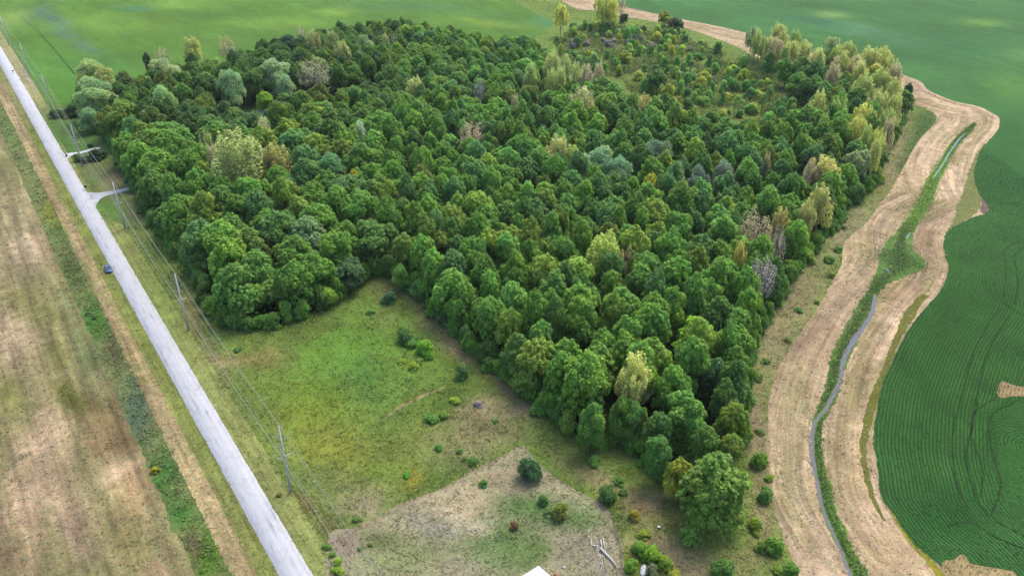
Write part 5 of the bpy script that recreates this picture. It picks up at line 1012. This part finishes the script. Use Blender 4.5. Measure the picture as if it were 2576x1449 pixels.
def person(u, v, ang, label):
    z = .02; SK = plain_mat("skin", (206, 160, 132), .6); SH = plain_mat("black shirt cloth", (26, 26, 30), .9); PT = plain_mat("cream trousers cloth", (228, 220, 200), .9); HR = plain_mat("dark hair", (36, 28, 24), .8); EYE = plain_mat("dark eye", (20, 18, 18), .3)
    J = [((0, 0, .95), .15)]; E = []
    def add(p, r_, par): J.append((p, r_)); E.append((par, len(J) - 1)); return len(J) - 1
    ch = add((0, 0, 1.18), .14, 0); sh = add((.01, 0, 1.38), .15, ch); nk = add((.02, 0, 1.5), .06, sh); hd = add((.03, 0, 1.58), .085, nk); h2 = add((.03, 0, 1.68), .095, hd); add((.02, 0, 1.76), .05, h2)
    for s in (-1, 1):
        a = add((.0, s * .17, 1.40), .065, sh); b_ = add((.0, s * .25, 1.14), .045, a); c = add((.12, s * .24, .92), .034, b_); pm = add((.17, s * .235, .85), .038, c)
        for k, (dy, l) in enumerate(((-.03, .07), (-.01, .082), (.01, .078), (.03, .062))): f1 = add((.19, s * .235 + dy, .82), .0095, pm); f2 = add((.205, s * .235 + dy * 1.1, .82 - l * .5), .009, f1); add((.2, s * .235 + dy * 1.1, .82 - l), .008, f2)
        t1 = add((.205, s * .195, .86), .012, pm); add((.225, s * .18, .82), .010, t1)
        th = add((.0, s * .10, .86), .10, 0); kn = add((.03, s * .11, .48), .065, th); an = add((-.02 + s * .06, s * .12, .09), .042, kn); ft = add((.08 + s * .06, s * .13, .04), .04, an); add((.17 + s * .06, s * .14, .03), .03, ft)
    me = bpy.data.meshes.new("person"); me.from_pydata([j[0] for j in J], E, []); o = link_mesh("person", me); o.location = (*G(u, v), z); o.rotation_euler = (0, 0, ang)
    sk = o.modifiers.new("skin", 'SKIN'); 
    for i, j in enumerate(J): me.skin_vertices[0].data[i].radius = (j[1], j[1])
    me.skin_vertices[0].data[0].use_root = True; sb = o.modifiers.new("smooth", 'SUBSURF'); sb.levels = sb.render_levels = 1
    bpy.context.view_layer.update(); dg = bpy.context.evaluated_depsgraph_get(); nm = bpy.data.meshes.new_from_object(o.evaluated_get(dg)); o.modifiers.clear(); o.data = nm
    nm.materials.clear(); [nm.materials.append(q) for q in (SK, SH, PT)]
    for p_ in nm.polygons:
        c = p_.center; p_.material_index = 2 if c.z < .97 and abs(c.y) < .2 and c.z > .1 else (1 if .97 <= c.z < 1.46 and not (c.z < 1.2 and abs(c.y) > .19) else 0); p_.use_smooth = True
    bm = bmesh.new(); bmesh.ops.create_uvsphere(bm, u_segments=12, v_segments=8, radius=.112)
    for q in bm.verts: q.co = Vector((q.co.x - .005, q.co.y * .95, q.co.z * .9 + 1.70)) if q.co.z > -.02 or q.co.x < 0 else Vector((-.03, q.co.y * .9, 1.66))
    m2 = bpy.data.meshes.new("hair"); bm.to_mesh(m2); bm.free(); link_mesh("hair", m2, HR, o)
    MB().tube([(.115, -.038, 1.655), (.13, -.038, 1.655)], .012, 6).build("eye", EYE, o); MB().tube([(.115, .038, 1.655), (.13, .038, 1.655)], .012, 6).build("eye", EYE, o)
    MB().tube([(.11, 0, 1.65), (.15, 0, 1.615), (.12, 0, 1.61)], [.008, .016, .01], 6).build("nose", SK, o); tag(o, "person in black top and cream trousers standing beside the blue car", "person"); return o
person(257, 675, fa + 1.9, "")

# ================================================================ house and sheds
def house(name, u, v, z, ang, L, W, eave, rise, wallc, roofc, label, cat, windows=True):
    r0 = empty(name, (*G(u, v, z), 0), ang); tag(r0, label, cat); wm = plain_mat(name + " walls", wallc, .85, var=.08); rm = plain_mat(name + " roof", roofc, .7, var=.15, scale=2, stretch=(1, 6, 1)); tm = plain_mat(name + " trim", (214, 216, 220), .6, var=.05); gm = plain_mat(name + " glass", (40, 50, 60), .1)
    l, w_ = L / 2, W / 2
    MB().poly([(-l, -w_, 0), (l, -w_, 0), (l, w_, 0), (-l, w_, 0), (-l, -w_, eave), (l, -w_, eave), (l, w_, eave), (-l, w_, eave), (-l, 0, eave + rise), (l, 0, eave + rise)], [(0, 1, 5, 4), (2, 3, 7, 6), (1, 2, 6, 9, 5), (3, 0, 4, 8, 7)]).build("wall", wm, r0)
    e = .45; dz = rise * e / w_
    for s in (-1, 1):
        MB().poly([(-l - e, s * (w_ + e), eave - dz + .02), (l + e, s * (w_ + e), eave - dz + .02), (l + e, 0, eave + rise + .02), (-l - e, 0, eave + rise + .02), (-l - e, s * (w_ + e), eave - dz + .16), (l + e, s * (w_ + e), eave - dz + .16), (l + e, 0, eave + rise + .16), (-l - e, 0, eave + rise + .16)], [(0, 1, 2, 3), (4, 5, 6, 7), (0, 1, 5, 4), (1, 2, 6, 5), (3, 0, 4, 7)]).build("roof", rm, r0)
        for sx in (-1, 1): MB().tube([(sx * (l + e + .03), s * (w_ + e), eave - dz + .1), (sx * (l + e + .03), 0, eave + rise + .1)], .09, 6).build("gutter", tm, r0)
        if windows:
            for k in (-.3, .05, .32): f_ = MB().box((k * L, s * (w_ + .03), eave * .55), (1.2, .07, 1.1)).build("window", tm, r0); MB().box((k * L, s * (w_ + .07), eave * .55), (1.0, .03, .9)).build("pane", gm, f_)
    if windows: d_ = MB().box((l + .03, .2, 1.05), (.07, .95, 2.1)).build("door", tm, r0); MB().tube([(l + .09, .5, 1.05), (l + .14, .5, 1.05)], .04, 6).build("handle", STEEL, d_)
    return r0
house("house", 640, 285, 4.5, .55, 11, 8, 2.9, 2.2, (170, 160, 150), (40, 46, 92), "house with dark navy roof and pale gutter hidden among trees", "house")
house("shed", 738, 369, 2.0, .3, 5, 3.6, 2.2, .9, (214, 218, 222), (170, 176, 184), "small pale shed barely visible between trees in the left wood", "shed", False)
# metal-roofed shed at the bottom edge
A0 = Vector((*G(1355, 1422, 2.6), 0)); e1 = (Vector((*G(1310, 1449, 2.6), 0)) - A0).normalized(); e2 = (Vector((*G(1388, 1449, 2.6), 0)) - A0).normalized()
r0 = empty("garden_shed", A0 + e1 * 3 + e2 * 3); tag(r0, "garden shed with rust-streaked white metal roof at the bottom edge", "shed")
def q3(a, b_, z): p_ = A0 + e1 * a + e2 * b_ - r0.location; return (p_.x, p_.y, z)
m_roof = plain_mat("white metal sheet roof", (226, 230, 240), .45, .1, .06, scale=1.0)
V = [q3(0, 0, 2.6), q3(6, 0, 2.5), q3(6, 5, 2.25), q3(0, 5, 2.35)]; b = MB(); b.poly([(x, y, z) for x, y, z in V] + [(x, y, z - .08) for x, y, z in V], [(0, 1, 2, 3), (7, 6, 5, 4), (0, 4, 5, 1), (1, 5, 6, 2), (2, 6, 7, 3), (3, 7, 4, 0)]); rf = b.build("roof", m_roof, r0)
b = MB()
for k in range(1, 14): a = k * 6 / 14; b.tube([q3(a, .02, 2.615 - a / 60), q3(a, 4.98, 2.365 - a / 60)], .022, 4)
b.build("roof_rib", m_roof, rf)
b = MB(); V = [q3(.3, .3, 0), q3(5.7, .3, 0), q3(5.7, 4.7, 0), q3(.3, 4.7, 0), q3(.3, .3, 2.5), q3(5.7, .3, 2.4), q3(5.7, 4.7, 2.18), q3(.3, 4.7, 2.26)]; b.poly(V, [(0, 1, 5, 4), (1, 2, 6, 5), (2, 3, 7, 6), (3, 0, 4, 7)]); b.build("wall", plain_mat("grey boards", (150, 142, 130), .9, stretch=(8, 8, .4)), r0)
b = MB(); a_, b2 = Vector(q3(2.0, .27, 0)), Vector(q3(3.1, .27, 0)); off = -e2 * .03
b.poly([a_ + off, b2 + off, b2 + off + Vector((0, 0, 2)), a_ + off + Vector((0, 0, 2))], [(0, 1, 2, 3)]); b.build("door", WOODG, r0)

# ---------------------------------------------------------------- yard fence, netting, logs, rubbish
NETW = plain_mat("grey green fence wire", (120, 140, 130), .6, .3, .1); TEAL = plain_mat("teal netting", (110, 160, 150), .7, var=.1)
def netfence(name, px, hgt, step, mat_, label, cat, rad=.012, cell=.22, post=WOODG):
    P = PXs(px); r0 = empty(name, (*P[0], 0)); tag(r0, label, cat); Q = resample(P, step) - P[0]; b = MB()
    for x, y in Q: b.tube([(x, y, -.1), (x, y, hgt + .12)], .045, 6)
    if post is not None: b.build("posts", post, r0)
    b = MB(); F_ = resample(P, cell) - P[0]
    for x, y in F_: b.tube([(x, y, .03), (x, y, hgt)], rad, 3, False)
    for k in range(int(hgt / cell) + 1): b.tube([(x, y, .04 + k * cell) for x, y in F_], rad, 3, False)
    b.build("wire_mesh", mat_, r0)
netfence("wire_fence", [(1541, 1331), (1553, 1355), (1560, 1380), (1563, 1405), (1564, 1433), (1572, 1449), (1590, 1500)], 1.1, 2.6, NETW, "low wire fence curving down the yard's right side past the logs", "fence")
netfence("garden_netting", [(1494, 1334), (1470, 1352), (1442, 1374), (1415, 1396), (1396, 1408)], .7, 2.6, TEAL, "translucent teal garden netting strung across the yard's bare patch", "netting", .008, .14, None)
LOGW = plain_mat("bleached log wood", (240, 236, 232), .85, var=.15, scale=3); STK = plain_mat("grey driftwood branches", (222, 214, 202), .9, var=.2, scale=3); CUT = plain_mat("fresh cut wood", (226, 212, 168), .8)
def stick(name, px, rad, mat_, label, z=.12, cat="log"):
    P = [Vector((*G(*p), z + (.03 if i % 2 else 0))) for i, p in enumerate(px)]; c = P[0].copy(); n = len(P)
    o = MB().tube([p - c for p in P], [rad * (1 - .35 * i / max(1, n - 1)) for i in range(n)], 9).build(name, mat_, None, True); o.location = c; tag(o, label, cat, "logs and branches in the yard"); return o
stick("log", [(1511, 1382), (1524, 1397), (1537, 1409), (1551, 1427)], .22, LOGW, "thickest pale log lying diagonally on top of the branch pile", .42)
stick("branch", [(1493, 1341), (1499, 1358), (1503, 1375), (1507, 1405), (1512, 1425), (1516, 1450)], .075, STK, "longest thin branch at the left of the log pile", .1, "branch")
stick("branch", [(1511, 1357), (1512, 1368), (1515, 1380)], .13, LOGW, "short thick grey branch at the pile's top left", .18, "branch"); stick("branch", [(1518, 1355), (1519, 1368), (1521, 1384)], .12, LOGW, "short thick grey branch at the pile's top middle", .18, "branch")
stick("branch", [(1525, 1367), (1523, 1388), (1519, 1408), (1524, 1432)], .08, STK, "crooked branch at the right side of the log pile", .14, "branch"); stick("branch", [(1508, 1392), (1515, 1418), (1522, 1450)], .08, STK, "long branch running under the thick pale log", .08, "branch")
stick("branch", [(1515, 1380), (1516, 1410), (1514, 1449)], .06, STK, "straight thin branch in the middle of the pile", .1, "branch"); stick("branch", [(1524, 1388), (1530, 1410), (1535, 1430)], .05, STK, "thinnest branch on the right, below the thick log", .08, "branch")
stick("log", [(1479, 1346), (1481, 1355)], .1, CUT, "short fresh yellow log above the pile's left end"); stick("log", [(1487, 1359), (1488, 1374)], .15, LOGW, "stubby white log left of the branch pile", .15); stick("log", [(1489, 1373), (1502, 1374)], .13, LOGW, "stubby white log lying crosswise beside the pile", .14); stick("branch", [(1472, 1407), (1477, 1418)], .06, CUT, "single short pale stick on the bare ground left of the pile", .07, "branch")
def tarp(u, v, label, s=1.0):
    n = 18; P = gx(u, v); V = []; F = []
    for i in range(n):
        for j in range(n):
            x, y = (i / (n - 1) - .5) * 1.5 * s, (j / (n - 1) - .5) * 2.8 * s; rr = max(0, 1 - (x / .75) ** 2 - (y / 1.4) ** 2)
            V.append((x + y * .25, y, .05 + .75 * rr ** .6 * (.75 + .5 * vnoise(np.array([x * 3.1]), np.array([y * 3.3]), 4)[0])))
    F = [(i * n + j, (i + 1) * n + j, (i + 1) * n + j + 1, i * n + j + 1) for i in range(n - 1) for j in range(n - 1) if ((i / (n - 1) - .5) ** 2 + (j / (n - 1) - .5) ** 2) < .27]
    o = MB().poly(V, F).build("tarp", plain_mat("white tarp", (236, 238, 240), .6, var=.08), None, True); o.location = (*P, 0); tag(o, label, "tarp")
tarp(1619, 1436, "crumpled white tarp over a heap between bright bushes at bottom")
r0 = empty("bucket", (*G(1657, 1329), 0)); tag(r0, "blue and white bucket lying alone in the dry grass", "bucket"); MB().tube([(0, 0, .0), (0, 0, .5)], [.24, .3], 14).build("body", plain_mat("blue plastic", (70, 110, 170), .4), r0); MB().tube([(0, 0, .5), (0, 0, .56)], [.31, .3], 14).build("lid", WH, r0)
rock(1398, 1446, .4, (196, 116, 84), "orange-brown lump right beside the metal roof corner", "lump", "clay_lump", 8)

# ---------------------------------------------------------------- the air
HAZE_DENSITY = .00003
m, nt, p = new_mat("haze"); nt.nodes.remove(p); pv = nt.nodes.new("ShaderNodeVolumePrincipled"); pv.inputs["Density"].default_value = HAZE_DENSITY
pv.inputs["Color"].default_value = (.82, .9, 1.0, 1); pv.inputs["Anisotropy"].default_value = .2; nt.links.new(pv.outputs[0], nt.nodes["Material Output"].inputs["Volume"])
hz = MB().box((0, 2850, 62), (8400, 6500, 126)).build("haze", m); tag(hz, "thin pale summer haze over the fields", "haze", None, "stuff")
